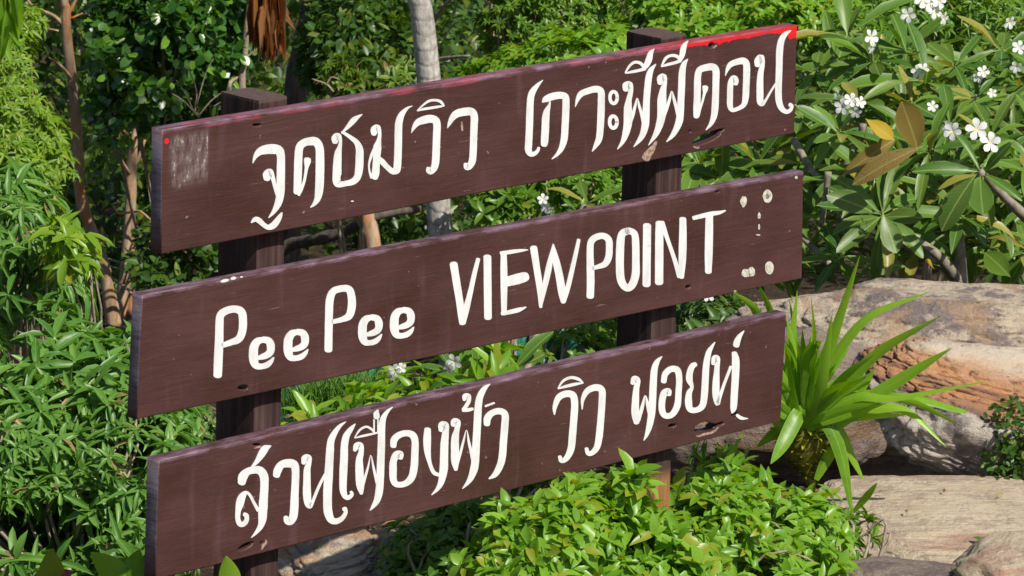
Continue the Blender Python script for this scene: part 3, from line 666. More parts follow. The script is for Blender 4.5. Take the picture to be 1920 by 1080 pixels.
def limb(pts, w0=None):
    """pts: (px, py, Y, width in picture points) -> (x,y,z,r)"""
    out = []
    for px, py, Y, w in pts:
        c = at(px, py, Y); out.append((c.x, c.y, c.z, w / 2 * Y / FPX))
    return out
def root_limb(pts):
    """same, with the foot carried down into the ground below the first point"""
    q = limb(pts); x, y, z, r = q[0]; gz = ground_z(x, y)
    if z > gz + 0.05: q = [(x + (x - q[1][0]) * 0.2, y, gz - 0.1, r * 1.3)] + q
    return q
def ray_z(Y): return at(960, -40, Y).z

# ------------------------------------------------------------------ far forest: one mass nobody could count
def clusters(n_, x0, x1, y0, y1, per, L, Wd, spread, ztop=0.3, zlow=0.0):
    P = []; Nn = []
    for _ in range(n_):
        y = random.uniform(y0, y1); x = random.uniform(x0, x1) * y / 30
        gz = ground_z(x, y); top = ray_z(y) + ztop
        if top < gz + 0.3: top = gz + 0.5
        z = random.uniform(gz + zlow, top)
        c = np.array([x, y, z]); d = RNG.normal(size=(per, 3)); d /= np.linalg.norm(d, axis=1, keepdims=True)
        r = spread * random.uniform(0.6, 1.3) * (0.4 + 0.6 * RNG.random((per, 1)))
        q = c + d * r * np.array([1, 0.8, 0.7]); P.append(q); Nn.append(d * 0.8 + np.array([0, -0.3, 0.3]))
    return np.concatenate(P), np.concatenate(Nn)
P, Nn = clusters(300, -6, 6, 24, 44, 170, 0.09, 0.05, 0.55)
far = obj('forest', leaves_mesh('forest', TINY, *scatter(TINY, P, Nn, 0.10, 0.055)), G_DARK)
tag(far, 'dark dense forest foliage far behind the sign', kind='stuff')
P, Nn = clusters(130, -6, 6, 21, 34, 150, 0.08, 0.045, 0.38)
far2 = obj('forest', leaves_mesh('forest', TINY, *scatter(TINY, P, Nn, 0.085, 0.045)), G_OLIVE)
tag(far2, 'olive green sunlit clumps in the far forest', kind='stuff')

P, Nn = clusters(420, -24, 24, 17, 46, 110, 0.14, 0.08, 0.85, ztop=2.5)
m_ = np.abs(P[:, 0]) > P[:, 1] * 0.135          # the forest goes on to both sides
P, Nn = P[m_], Nn[m_]
far3 = obj('forest', leaves_mesh('forest', TINY, *scatter(TINY, P, Nn, 0.16, 0.085)), G_DARK)
tag(far3, 'forest foliage carrying on at both sides of the view', kind='stuff')

# fallen leaves
k = 16000; lx = RNG.uniform(-3.5, 3.5, k); ly = 9 + 19 * RNG.random(k) ** 1.2
lz = np.array([ground_z(a, b) + 0.01 for a, b in zip(lx, ly)])
LP = np.stack([lx * ly / 12, ly, lz], 1); LP[:, 2] = [ground_z(a, b) + 0.012 for a, b in LP[:, :2]]
lit = obj('leaf_litter', leaves_mesh('leaf_litter', WAVY, LP, RNG.normal(size=(k, 3)) * np.array([1, 1, .2]), RNG.normal(size=(k, 3)) * .35 + np.array([0, 0, 1]), RNG.uniform(.02, .055, k), RNG.uniform(.009, .02, k)), LITTER)
tag(lit, 'fallen brown leaves on the ground', kind='stuff')

# tree crowns overhead (their trunks stand in the picture, their crowns above it)
def crown(root, cx, cy, cz, r, rz, n_, mat, L=0.17, Wd=0.085, seed=0):
    Pc, Nc = cloud(n_, [(cx, cy, cz, r, r, rz), (cx + r * .5, cy + r * .3, cz + rz * .4, r * .6, r * .6, rz * .6), (cx - r * .5, cy - r * .2, cz + rz * .2, r * .6, r * .6, rz * .6)], 0.35, 0.42, 1.3, seed)
    stuff_part('crown', leaves_mesh('crown', TINY, *scatter(TINY, Pc, Nc, L, Wd)), mat, root)

def tree(name, label, trunk_pts, branches, bark, group, crown_at=None, crown_mat=None, seed=0, seg=9, rough=0.25):
    q = root_limb(trunk_pts); root = plant(name, label, 'tree', Vector((q[0][0], q[0][1], ground_z(q[0][0], q[0][1]))), group)
    t = Tubes(); end = q[-1]
    if crown_at: q = q + [(crown_at[0] * .4 + end[0] * .6, crown_at[1] * .4 + end[1] * .6, end[2] * .5 + crown_at[2] * .5, end[3] * .85), (crown_at[0], crown_at[1], crown_at[2], end[3] * .5)]
    t.add(q, seg, 6, rough, seed); wood_part('trunk', t, bark, root)
    for b in branches:
        tb = Tubes()
        for s in (b if isinstance(b[0], list) else [b]): tb.add(limb(s), 6, 4, 0.2, seed)
        wood_part('branch', tb, bark, root)
    if crown_at: crown(root, *crown_at, crown_mat or G_DARK, seed=seed)
    return root

TG = 'trees in the forest behind the sign'
tree('forest_tree', 'slim tree with flaking orange and grey bark left of the sign, reaching the top edge',
     [(214, 612, 18, 30), (205, 555, 18, 27), (188, 480, 18, 25), (160, 400, 18, 24), (148, 340, 18, 22), (143, 240, 18, 22), (135, 150, 18, 20), (127, 80, 18, 19), (124, 20, 18, 18), (126, -60, 18, 16)],
     [[(136, 150, 18, 8), (115, 125, 17.9, 6), (92, 108, 17.8, 4)], [[(124, 50, 18, 9), (98, 28, 18, 7), (62, 12, 18, 5), (40, -20, 18, 4)], [(110, 58, 18, 4), (80, 50, 18, 3), (55, 30, 18, 2)]],
      [[(126, 30, 18, 9), (138, 8, 18, 7), (152, -20, 18, 5)], [(132, 35, 18, 5), (160, 25, 18, 4), (178, 40, 18, 2)]], [(180, 462, 18, 8), (192, 440, 17.9, 6), (190, 425, 17.9, 5)], [(142, 170, 18, 5), (128, 158, 17.9, 5)]],
     B_ORANGE, TG, (-1.6, 18.3, 1.9, 1.5, 0.8, 2600), G_OLIVE, 1)
tree('forest_tree', 'short forked tree with peeling orange bark behind the left end of the top board',
     [(222, 606, 18.5, 26), (232, 540, 18.5, 24), (240, 440, 18.5, 22), (246, 370, 18.5, 22), (246, 320, 18.5, 24), (250, 275, 18.5, 17), (256, 235, 18.5, 9), (270, 190, 18.5, 5), (268, 150, 18.5, 3)],
     [[[(250, 280, 18.5, 8), (238, 250, 18.4, 5), (222, 240, 18.4, 3), (205, 215, 18.4, 2)], [(252, 260, 18.5, 7), (275, 245, 18.4, 4), (290, 225, 18.4, 2)], [(256, 240, 18.5, 5), (244, 205, 18.4, 3), (240, 180, 18.4, 2)]], [[(248, 320, 18.5, 10), (262, 290, 18.5, 7), (272, 262, 18.5, 5)], [(246, 330, 18.5, 9), (228, 300, 18.4, 5), (222, 262, 18.4, 4), (235, 235, 18.4, 2)]],
      [[(246, 400, 18.5, 6), (262, 396, 18.4, 5), (282, 412, 18.4, 4)], [(244, 398, 18.4, 6), (222, 400, 18.3, 5), (212, 385, 18.3, 3)]],
      [[(244, 590, 18.7, 20), (247, 520, 18.7, 18), (246, 450, 18.7, 16), (247, 395, 18.7, 12)]]],
     B_ORANGE, TG, None, None, 2)
tree('forest_tree', 'thin pale grey tree rising behind the left post',
     [(462, 480, 17, 20), (454, 170, 17, 16), (458, 120, 17, 12), (462, 60, 17, 12), (468, 0, 17, 11), (470, -60, 17, 10)],
     [[[(458, 130, 17, 6), (445, 145, 17, 6), (432, 155, 16.9, 9), (430, 175, 16.9, 10)], [(460, 108, 17, 5), (475, 98, 17, 4), (488, 85, 17, 3)]], [(463, 110, 17, 4), (480, 85, 17, 4), (494, 78, 17, 2)]],
     B_TWIG, TG, (-0.9, 18.5, 2.0, 1.5, 0.8, 2600), G_DARK, 3)
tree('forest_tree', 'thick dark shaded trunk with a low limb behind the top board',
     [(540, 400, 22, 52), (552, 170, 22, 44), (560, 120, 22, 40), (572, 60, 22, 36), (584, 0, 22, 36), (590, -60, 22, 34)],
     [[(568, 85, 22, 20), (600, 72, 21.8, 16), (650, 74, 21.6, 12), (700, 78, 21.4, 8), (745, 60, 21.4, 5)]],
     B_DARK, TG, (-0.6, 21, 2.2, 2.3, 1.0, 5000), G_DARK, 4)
tree('palm_tree', 'grey ringed palm trunk rising behind the middle of the sign',
     [(856, 800, 14.9, 52), (848, 700, 14.9, 50), (838, 560, 14.9, 49), (826, 430, 14.9, 48), (812, 280, 14.9, 47), (803, 140, 14.9, 46), (796, 70, 14.9, 45), (790, 20, 14.9, 42), (781, -20, 14.9, 40), (770, -120, 14.9, 40)],
     [], B_PALM, TG, None, None, 5, 16, 0.04)
_pr = next(o for o in bpy.data.objects if o.name.startswith('palm_tree')); _pt = at(700, -2000, 14.9)
wood_part('trunk', Tubes().add(limb([(770, -120, 14.9, 40), (740, -900, 14.9, 38), (700, -2000, 14.9, 34)]), 14, 5, 0.04), B_PALM, _pr)
for i in range(13):                                   # the crown, above the picture
    a = i * 2.4; q = Vector((math.cos(a), math.sin(a), 0)); P = []; D = []; U = []
    arc = [_pt + q * (t * 1.7) + Vector((0, 0, 0.75 * t - 1.3 * t * t)) for t in [k / 24 for k in range(25)]]
    for k in range(3, 25):
        d = (arc[k] - arc[k - 1]).normalized(); sd_ = d.cross(Vector((0, 0, 1))).normalized()
        for s_ in (-1, 1): P.append(tuple(arc[k])); D.append(tuple(sd_ * s_ + d * .6 + Vector((0, 0, -.5)))); U.append((0, 0, 1))
    k = len(P); fr = obj('frond', leaves_mesh('frond', LANCE, np.array(P), np.array(D), np.array(U, float), RNG.uniform(.35, .5, k), RNG.uniform(.025, .035, k)), G_MID, _pr); fr.location = -_pr.location
tree('forest_tree', 'leaning tan tree stump showing between the top and middle boards',
     [(698, 480, 19, 34), (692, 430, 19, 36), (686, 408, 19, 40), (676, 380, 19, 44), (672, 300, 19, 34)], [], B_ORANGE, TG, None, None, 6)
tree('forest_tree', 'dark arching limb tree showing in the gap right of the left post',
     [(470, 520, 19.5, 40), (540, 462, 19.5, 26), (600, 448, 19.3, 24), (650, 432, 19.2, 22), (690, 412, 19, 18), (740, 398, 19, 16), (790, 392, 19, 13)], [], B_DARK, TG, None, None, 7)
tree('forest_tree', 'pale slim trunk showing just left of the right post',
     [(1150, 700, 15.5, 26), (1156, 600, 15.5, 20), (1150, 420, 15.5, 18), (1100, 340, 15.5, 16), (1098, 260, 15.5, 14)], [], B_TWIG, TG, None, None, 8)
tree('forest_tree', 'slender mottled trunk above the middle of the top board',
     [(930, 300, 19, 18), (925, 90, 19, 13), (924, 40, 19, 12), (922, 0, 19, 12), (922, -60, 19, 11)],
     [[(925, 40, 19, 10), (905, 60, 18.9, 6), (880, 82, 18.8, 4)], [[(815, 38, 16.6, 8), (832, 12, 16.5, 7), (856, -10, 16.4, 6)]], [[(818, 112, 16.6, 8), (845, 108, 16.5, 7), (880, 105, 16.4, 5)]]],
     B_TWIG, TG, (0.6, 19.8, 2.4, 1.6, 0.8, 2600), G_OLIVE, 9)
tree('forest_tree', 'slender tan trunk behind the crest of the lime hedge',
     [(1018, 300, 18.4, 16), (1014, 100, 18.4, 14), (1012, 66, 18.4, 13), (1008, 30, 18.4, 12), (1005, -60, 18.4, 10)], [], B_ORANGE, TG, (1.5, 19.5, 2.4, 1.5, 0.8, 2600), G_OLIVE, 10)

# ------------------------------------------------------------------ shrubs and leafy trees behind the sign
def leafy(name, label, cat, px, py, Y, ells, n_, T, L, Wd, mat, seed=0, mode='scatter', nl=7, parts=0, key=None, gap=0.40, gs=2.5, outer=0.5, hang=0.0, twigs=14, group=None, lo=35, hi=80, twigmat=None):
    E_ = [ell(*e) for e in ells]
    b = at(px, py, Y); base = Vector((b.x, b.y, ground_z(b.x, b.y))); root = plant(name, label, cat, base, group)
    if mode == 'scatter':
        Pc, Nc = cloud(n_, E_, outer, gap, gs, seed); arr = scatter(T, Pc, Nc, L, Wd)
    else:
        Pc, Nc = cloud(max(6, n_ // nl), E_, outer, gap, gs, seed)
        arr = rosettes(Pc, Nc * 0.7 + np.array([0, -0.15, 0.55]), nl, L, Wd, lo, hi, hang)
    foliage_part(root, T, key or name, arr, mat, parts)
    t = Tubes()
    for i in range(twigs):
        e = Pc[RNG.integers(len(Pc))]; m = (base + Vector(e)) / 2 + Vector((random.uniform(-.1, .1), random.uniform(-.1, .1), random.uniform(0, .15)))
        s = Y / FPX
        t.add([(base.x + random.uniform(-.04, .04), base.y + random.uniform(-.04, .04), base.z - 0.05, 5 * s), (m.x, m.y, m.z, 3.2 * s), (e[0], e[1], e[2], 1.4 * s)], 5, 4)
    if twigs: wood_part('stem', t, twigmat or B_TWIG, root)
    return root

leafy('glossy_leaved_tree', 'dark tree with small round glossy leaves above the left end of the sign', 'tree', 330, 300, 18.2,
      [(300, 90, 17, 120, 110, .5), (400, 60, 17.3, 90, 100, .5), (230, 60, 17.2, 60, 110, .4), (330, 0, 17.2, 150, 70, .5), (240, 200, 17.2, 60, 60, .4), (330, 190, 17.6, 110, 50, .4)],
      5200, ROUND, 0.052, 0.034, G_GLOSSY, 11, gap=0.46, gs=4)
leafy('glossy_leaved_tree', 'dark glossy shrub filling the gap under the top board left of the post', 'shrub', 330, 500, 17.5,
      [(330, 480, 17.2, 90, 60, .4), (180, 520, 19, 80, 90, .4), (290, 380, 19, 70, 90, .4)], 2600, ROUND, 0.05, 0.03, G_DARK, 12, gap=0.45, gs=4)
leafy('feathery_tree', 'bright yellow green feathery tree at the upper left edge', 'tree', 40, 400, 15,
      [(20, 110, 14.6, 45, 70, .3), (30, 200, 14.5, 70, 80, .35), (20, 300, 14.4, 100, 80, .4), (80, 270, 14.6, 50, 70, .3), (-40, 200, 14.5, 80, 200, .4), (100, 330, 14.8, 45, 60, .25), (60, 40, 14.9, 22, 30, .15)],
      9000, LANCE, 0.042, 0.0115, G_FEATHER, 13, 'ros', 9, gap=0.43, gs=5, hang=0.5, twigs=24)
leafy('young_mango_tree', 'leafy young tree with pale hanging leaves at mid left edge', 'tree', 60, 620, 11.6,
      [(20, 420, 11.4, 70, 70, .3), (80, 420, 11.5, 70, 60, .3), (-40, 500, 11.5, 100, 130, .4), (60, 480, 11.3, 70, 70, .3), (30, 350, 11.6, 50, 40, .2), (110, 540, 11.6, 60, 50, .2)],
      3000, LANCE, 0.088, 0.018, G_MANGO, 14, 'ros', 8, 300, 'lanceleaf', gap=0.42, gs=6, hang=0.75, lo=50, hi=110)
leafy('young_mango_tree', 'spray of fresh yellow green leaves above the bushes left of the sign', 'shrub', 130, 620, 11.3,
      [(135, 470, 11.1, 40, 40, .12), (150, 500, 11.1, 30, 30, .1), (115, 440, 11.1, 25, 20, .1)],
      190, LANCE, 0.075, 0.021, G_MANGO_Y, 15, 'ros', 7, 190, 'younglance', gap=0.0, hang=0.5, twigs=5)
leafy('mango_bush', 'big bush of long glossy green leaves filling the lower left corner', 'shrub', 150, 1000, 9.6,
      [(60, 660, 10.2, 120, 90, .3), (200, 720, 10.1, 120, 90, .3), (50, 820, 9.9, 130, 110, .35), (230, 860, 9.8, 120, 110, .3), (100, 980, 9.6, 160, 110, .35), (20, 1000, 9.7, 110, 90, .3), (60, 900, 9.9, 120, 90, .3), (280, 1000, 9.6, 90, 100, .3), (300, 790, 10.1, 70, 70, .25), (-60, 800, 10, 100, 200, .4), (180, 1120, 9.5, 200, 60, .3), (-220, 900, 9.9, 160, 200, .5), (-420, 950, 10.0, 160, 200, .5)],
      13500, LANCE, 0.084, 0.0185, G_MANGO, 16, 'ros', 7, 300, 'lanceleaf', gap=0.42, gs=4.5, lo=20, hi=105, hang=0.55, twigs=40)
leafy('glossy_shrub', 'low dark green shrub behind the left post between the lower boards', 'shrub', 350, 860, 10.9,
      [(345, 800, 10.8, 60, 45, .2), (360, 870, 10.7, 60, 40, .2), (330, 760, 11, 50, 30, .2)], 1300, LANCE, 0.040, 0.014, G_DARK, 17, 'ros', 6, gap=0.3, gs=6)
leafy('lime_hedge', 'lime green clipped hedge cresting above the middle of the top board', 'hedge', 1050, 300, 15.5,
      [(985, 140, 15.6, 85, 45, .4), (1060, 130, 15.4, 90, 60, .4), (1150, 120, 15.4, 80, 70, .4), (910, 150, 16.4, 55, 28, .3), (1100, 300, 15.4, 220, 120, .4)],
      7500, LANCE, 0.042, 0.020, G_LIME, 18, 'ros', 6, gap=0.42, gs=5, outer=0.7)
leafy('compound_leaf_tree', 'green tree with layered compound leaves above the hedge', 'tree', 1010, 200, 17.5,
      [(1000, 30, 17, 120, 50, .35), (930, 60, 17.2, 50, 40, .25), (1090, 60, 17, 70, 40, .3), (1040, -20, 17.2, 150, 50, .4)],
      3600, LANCE, 0.050, 0.016, G_MID, 19, 'ros', 10, gap=0.42, gs=4, hang=0.3)
leafy('dark_undergrowth_tree', 'dark leafy tree with yellowish sprigs left of the palm trunk', 'tree', 690, 200, 19.5,
      [(640, 60, 19, 70, 100, .4), (720, 60, 19.4, 70, 110, .4), (700, 150, 18.6, 80, 50, .3), (610, 130, 19, 50, 50, .3)],
      3600, ROUND, 0.055, 0.028, G_DARK, 20, gap=0.46, gs=4, twigs=4)
leafy('yellowish_shrub', 'sparse yellow green shrub left of the palm trunk', 'shrub', 690, 260, 18.2,
      [(680, 110, 18, 45, 60, .2), (740, 60, 18, 30, 60, .2), (640, 140, 18, 40, 30, .2), (745, 140, 17.8, 30, 25, .2)],
      420, LANCE, 0.06, 0.020, G_OLIVE, 21, 'ros', 6, gap=0.3, hang=.2, twigs=4)
leafy('creeper_bank', 'bank of small yellowish leaves behind the right post', 'hedge', 1350, 200, 16.5,
      [(1300, 40, 16.2, 130, 80, .4), (1450, 40, 16, 110, 90, .4), (1380, 90, 15.9, 90, 60, .3), (1200, 30, 16.4, 60, 60, .3), (1560, 20, 16.2, 100, 80, .4)],
      9000, LANCE, 0.046, 0.022, G_LIME, 22, 'ros', 6, gap=0.44, gs=4, outer=0.5)
leafy('bamboo_like_hedge', 'tall bank of narrow yellow green leaves along the top right edge', 'hedge', 1750, 200, 16.5,
      [(1700, 60, 16, 130, 110, .4), (1850, 60, 16, 130, 130, .4), (1980, 100, 16, 130, 150, .4), (1600, 90, 15.8, 90, 80, .3), (1800, 220, 15.8, 200, 100, .4)],
      11000, LANCE, 0.055, 0.012, G_MID, 23, 'ros', 8, gap=0.34, gs=4, hang=0.6, twigs=20)
leafy('bright_shrub', 'bright green shrub seen between the top and middle boards', 'shrub', 980, 470, 14.5,
      [(925, 370, 14.6, 50, 50, .25), (1000, 350, 14.6, 80, 50, .3), (1090, 350, 14.4, 60, 60, .25), (900, 460, 14.8, 40, 40, .2)],
      2400, LANCE, 0.045, 0.019, G_MID, 24, 'ros', 6, gap=0.44, gs=5)
leafy('broad_leaved_shrub', 'shrub of broad light leaves between the middle and bottom boards', 'shrub', 880, 760, 12.4,
      [(760, 730, 12.2, 80, 35, .2), (900, 690, 12.1, 70, 40, .2), (830, 740, 12.0, 60, 30, .2), (700, 770, 12, 60, 25, .2), (580, 790, 11.6, 40, 20, .12)],
      340, LANCE, 0.110, 0.036, G_LIME, 25, 'ros', 7, 300, 'broadlance', gap=0.2, gs=5, twigs=12)
leafy('bright_shrub', 'shadowy shrub just left of the right post under the middle board', 'shrub', 1080, 700, 13.2,
      [(1080, 660, 13.2, 60, 40, .2), (1000, 690, 13.1, 60, 40, .2), (1120, 620, 13.4, 50, 40, .2)], 520, LANCE, 0.05, 0.02, G_MID, 26, 'ros', 6, gap=0.42, gs=5)
leafy('bright_shrub', 'narrow leaved green plants behind the stretch right of the right post', 'shrub', 1360, 640, 12.4,
      [(1350, 610, 12.2, 80, 45, .2), (1310, 580, 12.5, 50, 50, .2)], 700, LANCE, 0.06, 0.018, G_DARK, 27, 'ros', 6, gap=0.3, gs=5)

# green shade netting standing behind the grass
def net(px0, px1, py0, py1, Y, label):
    v = []; f = []; A, B = 26, 10
    for j in range(B + 1):
        for i in range(A + 1):
            c = at(px0 + (px1 - px0) * i / A, py0 + (py1 - py0) * j / B, Y)
            c.y += 0.10 * noise.noise(Vector((i * .35, j * .12, Y))) ; c.z += 0.03 * noise.noise(Vector((i * .25, 4, Y))); v.append(c)
    for j in range(B):
        for i in range(A): a = j * (A + 1) + i; f.append((a, a + 1, a + A + 2, a + A + 1))
    o = obj('shade_net', mesh_from('shade_net', v, f, True), NETM); tag(o, label, 'netting', 'green shade nets behind the sign')
    md = o.modifiers.new('thick', 'SOLIDIFY'); md.thickness = 0.002
n = N('green_netting'); o = n.coords('Object'); wv = n.noise(o, 14, 3)
NETM = n.done(n.pbr(n.ramp(wv, [(0.35, (0.004, 0.075, 0.045)), (0.62, (0.012, 0.20, 0.13))]), 0.45, n.bump(wv, 0.8, 0.03), 0.5))
net(520, 720, 690, 820, 14.2, 'dark green shade netting beside the grass tuft right of the left post')
net(850, 1120, 610, 720, 14.6, 'teal green shade netting glimpsed between the lower boards')

# grass tuft
gP = []; gD = []; gU = []
for _ in range(2600):
    c = at(random.gauss(650, 42), random.uniform(735, 790), 12.8 + random.uniform(-.2, .2)); c.z -= 0.05
    gP.append(c); gD.append((random.gauss(0, .35), random.gauss(-.1, .3), 1)); gU.append((random.gauss(0, 1), -1, .3))
gt = obj('grass_tuft', leaves_mesh('grass_tuft', T_lance((0.5, 0.45, 0.3), 0.1, 0.35), np.array([tuple(p) for p in gP]), np.array(gD, float), np.array(gU, float), RNG.uniform(.07, .15, 2600), RNG.uniform(.003, .006, 2600)), G_GRASS)
tag(gt, 'fine green grass growing behind the sign', kind='stuff')

# hanging dead palm frond, and a green one close to the camera at the top left corner
def frond(name, label, Y, tips, x0, x1, ytop, mat, wleaf, n_, ragged, parts=0):
    top = at((x0 + x1) / 2, ytop, Y); root = plant(name, label, 'palm frond', top)
    t = Tubes().add(limb([(x0 + 10, ytop - 60, Y, 10), ((x0 + x1) / 2, ytop, Y, 8), ((x0 + x1) / 2 + 6, ytop + (tips - ytop) * .6, Y, 4)]), 6)
    wood_part('rib', t, mat, root)
    P, D, U, L, Wd = [], [], [], [], []
    for i in range(n_):
        y = ytop + (tips - ytop) * 0.6 * random.random(); px = x0 + (x1 - x0) * random.random()
        p = at(px, y, Y + random.uniform(-.06, .06)); P.append(tuple(p)); D.append((random.gauss(0, .10), random.gauss(0, .1), -1)); U.append((random.gauss(0, 1), -1, 0))
        L.append((tips - y) * Y / FPX * random.uniform(.7, 1.0) * (1 - ragged * abs(px - (x0 + x1) / 2) / (x1 - x0))); Wd.append(wleaf * random.uniform(.6, 1.3))
    arr = tuple(np.array(q, float) for q in (P, D, U, L, Wd)); foliage_part(root, T_lance((0.5, .45, .3), .3, .06), name, arr, mat, n_, 'leaflet')
frond('dead_palm_frond', 'dead orange brown palm frond hanging beside the thin pale tree', 16, 140, 478, 528, -60, G_DRY, 0.010, 130, 0.9)
frond('palm_frond', 'blurred yellow green palm frond hanging into the top left corner', 5.2, 150, -40, 26, -120, G_LIME, 0.010, 60, 0.5)

# bare twigs in the undergrowth left of the sign
tw = Tubes()
for pts in [[(365, 215, 16.6, 4), (350, 180, 16.6, 3), (330, 150, 16.6, 2)], [(365, 215, 16.6, 4), (368, 170, 16.6, 3), (350, 120, 16.5, 2)], [(372, 220, 16.6, 4), (345, 190, 16.5, 2.5), (322, 175, 16.5, 1.5)],
            [(370, 220, 16.6, 3), (395, 190, 16.6, 2.5), (418, 172, 16.6, 1.5)], [(368, 200, 16.6, 3), (385, 140, 16.6, 2), (400, 110, 16.6, 1.2)], [(400, 200, 16.4, 3), (420, 185, 16.4, 2), (430, 150, 16.4, 1.5)]]: tw.add(limb(pts), 5)
rt = plant('bare_twigs', 'bare tan twigs sticking up behind the left end of the top board', 'twigs', Vector(limb([(368, 225, 16.6, 1)])[0][:3]))
wood_part('twig', tw, B_TWIG, rt)
tw = Tubes()
for pts in [[(625, 172, 16.8, 5), (612, 158, 16.8, 4), (585, 148, 16.8, 3)], [(612, 158, 16.8, 3.5), (622, 145, 16.8, 3), (638, 150, 16.8, 2)], [(760, 120, 17, 3), (770, 105, 16.9, 3), (766, 130, 16.9, 2)]]: tw.add(limb(pts), 5)
rt = plant('bare_twigs', 'small bare grey twigs just above the top board', 'twigs', Vector(limb([(625, 172, 16.8, 1)])[0][:3]))
wood_part('twig', tw, B_TWIG, rt)

# ------------------------------------------------------------------ rocks
def rock_mat(name, cream, mid, purple, band, red, streak=(1.2, 1.2, 9.0), rot=(0, 0, 0), band_z=None, dark=0.5):
    """weathered sandstone: mottled cream and purple grey, fine streaks along the bedding, red or orange seams"""
    n = N(name); o = n.coords('Object'); x, y, z = n.xyz(o)
    big = n.noise(o, 4.0, 6, 0.68, 0.3); fine = n.noise(o, 42, 6, 0.7); patch = n.noise(n.mapped(o, (1, 1, 1.6), (7, 3, 1)), 7.0, 9, 0.74)
    bed = n.noise(n.mapped(o, streak, (0, 0, 0), rot), 3.0, 7, 0.72, 0.25)
    col = n.ramp(big, [(0.30, mid), (0.52, cream), (0.75, mid)])
    col = n.mix(n.math('MULTIPLY', n.step(patch, 0.49, 0.57), 0.8), col, purple)
    col = n.mix(n.math('MULTIPLY', n.step(bed, 0.52, 0.68), 0.55), col, band)
    seam = n.noise(n.mapped(o, (streak[0] * .5, streak[1] * .5, streak[2] * .6), (5, 1, 2), rot), 2.4, 5, 0.65, 0.5)
    if band_z:
        dz = n.math('ADD', n.math('SUBTRACT', z, n.math('MULTIPLY', x, band_z[2])), n.math('MULTIPLY', n.math('SUBTRACT', big, 0.5), 0.05))
        t = n.math('ADD', n.math('DIVIDE', n.math('SUBTRACT', dz, band_z[0]), band_z[1] - band_z[0]), n.math('MULTIPLY', n.math('SUBTRACT', bed, 0.5), 0.35))
        seams = n.ramp(t, [(0.0, (0.13, 0.085, 0.07)), (0.12, (0.34, 0.17, 0.10)), (0.30, (0.50, 0.23, 0.10)), (0.42, (0.26, 0.14, 0.09)), (0.55, (0.54, 0.27, 0.12)), (0.75, (0.48, 0.25, 0.13)), (0.88, (0.60, 0.44, 0.30)), (1.0, (0.62, 0.52, 0.40))])
        m = n.math('MULTIPLY', n.step(t, -0.04, 0.03), 0.95)
        col = n.mix(m, col, seams)
    else:
        col = n.mix(n.math('MULTIPLY', n.step(seam, 0.53, 0.62), 0.7), col, red)
    pits = n.noise(o, 15, 7, 0.78, 0.2)
    col = n.mix(n.math('MULTIPLY', n.step(pits, 0.45, 0.33), dark), col, (0.060, 0.045, 0.042))
    col = n.mix(n.math('MULTIPLY', n.step(fine, 0.55, 0.72), 0.25), col, (0.60, 0.52, 0.42))
    h = n.math('ADD', n.math('MULTIPLY', fine, 0.5), n.math('ADD', n.math('MULTIPLY', bed, 0.9), n.math('MULTIPLY', pits, 0.9)))
    return n.done(n.pbr(col, 0.9, n.bump(h, 0.8, 0.025), 0.2))
R_TAN = rock_mat('tan_boulder', (0.58, 0.47, 0.34), (0.36, 0.29, 0.24), (0.17, 0.135, 0.140), (0.26, 0.20, 0.17), (0.42, 0.27, 0.16), (5.5, 5.5, 1.6), (0, .5, 0), None, 0.7)
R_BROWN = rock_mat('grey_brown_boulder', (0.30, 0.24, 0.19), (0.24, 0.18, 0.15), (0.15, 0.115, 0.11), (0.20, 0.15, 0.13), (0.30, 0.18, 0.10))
R_ORANGE = rock_mat('orange_banded_boulder', (0.56, 0.49, 0.41), (0.40, 0.33, 0.29), (0.22, 0.175, 0.175), (0.42, 0.33, 0.28), (0.52, 0.22, 0.085), (1.0, 1.0, 6.0), (0, -0.2, 0), (0.045, 0.150, -0.20), 0.95)
R_SLAB = rock_mat('flat_sandstone', (0.66, 0.54, 0.38), (0.57, 0.45, 0.31), (0.44, 0.33, 0.25), (0.42, 0.30, 0.22), (0.44, 0.23, 0.17), (0.9, 7.0, 14.0), (0, 0, 0.1), None, 0.25)
R_LAYER = rock_mat('layered_sandstone', (0.62, 0.54, 0.40), (0.48, 0.38, 0.29), (0.27, 0.21, 0.20), (0.20, 0.14, 0.12), (0.50, 0.24, 0.10), (0.9, 2.0, 12.0), (0, -0.75, 0), None, 0.35)

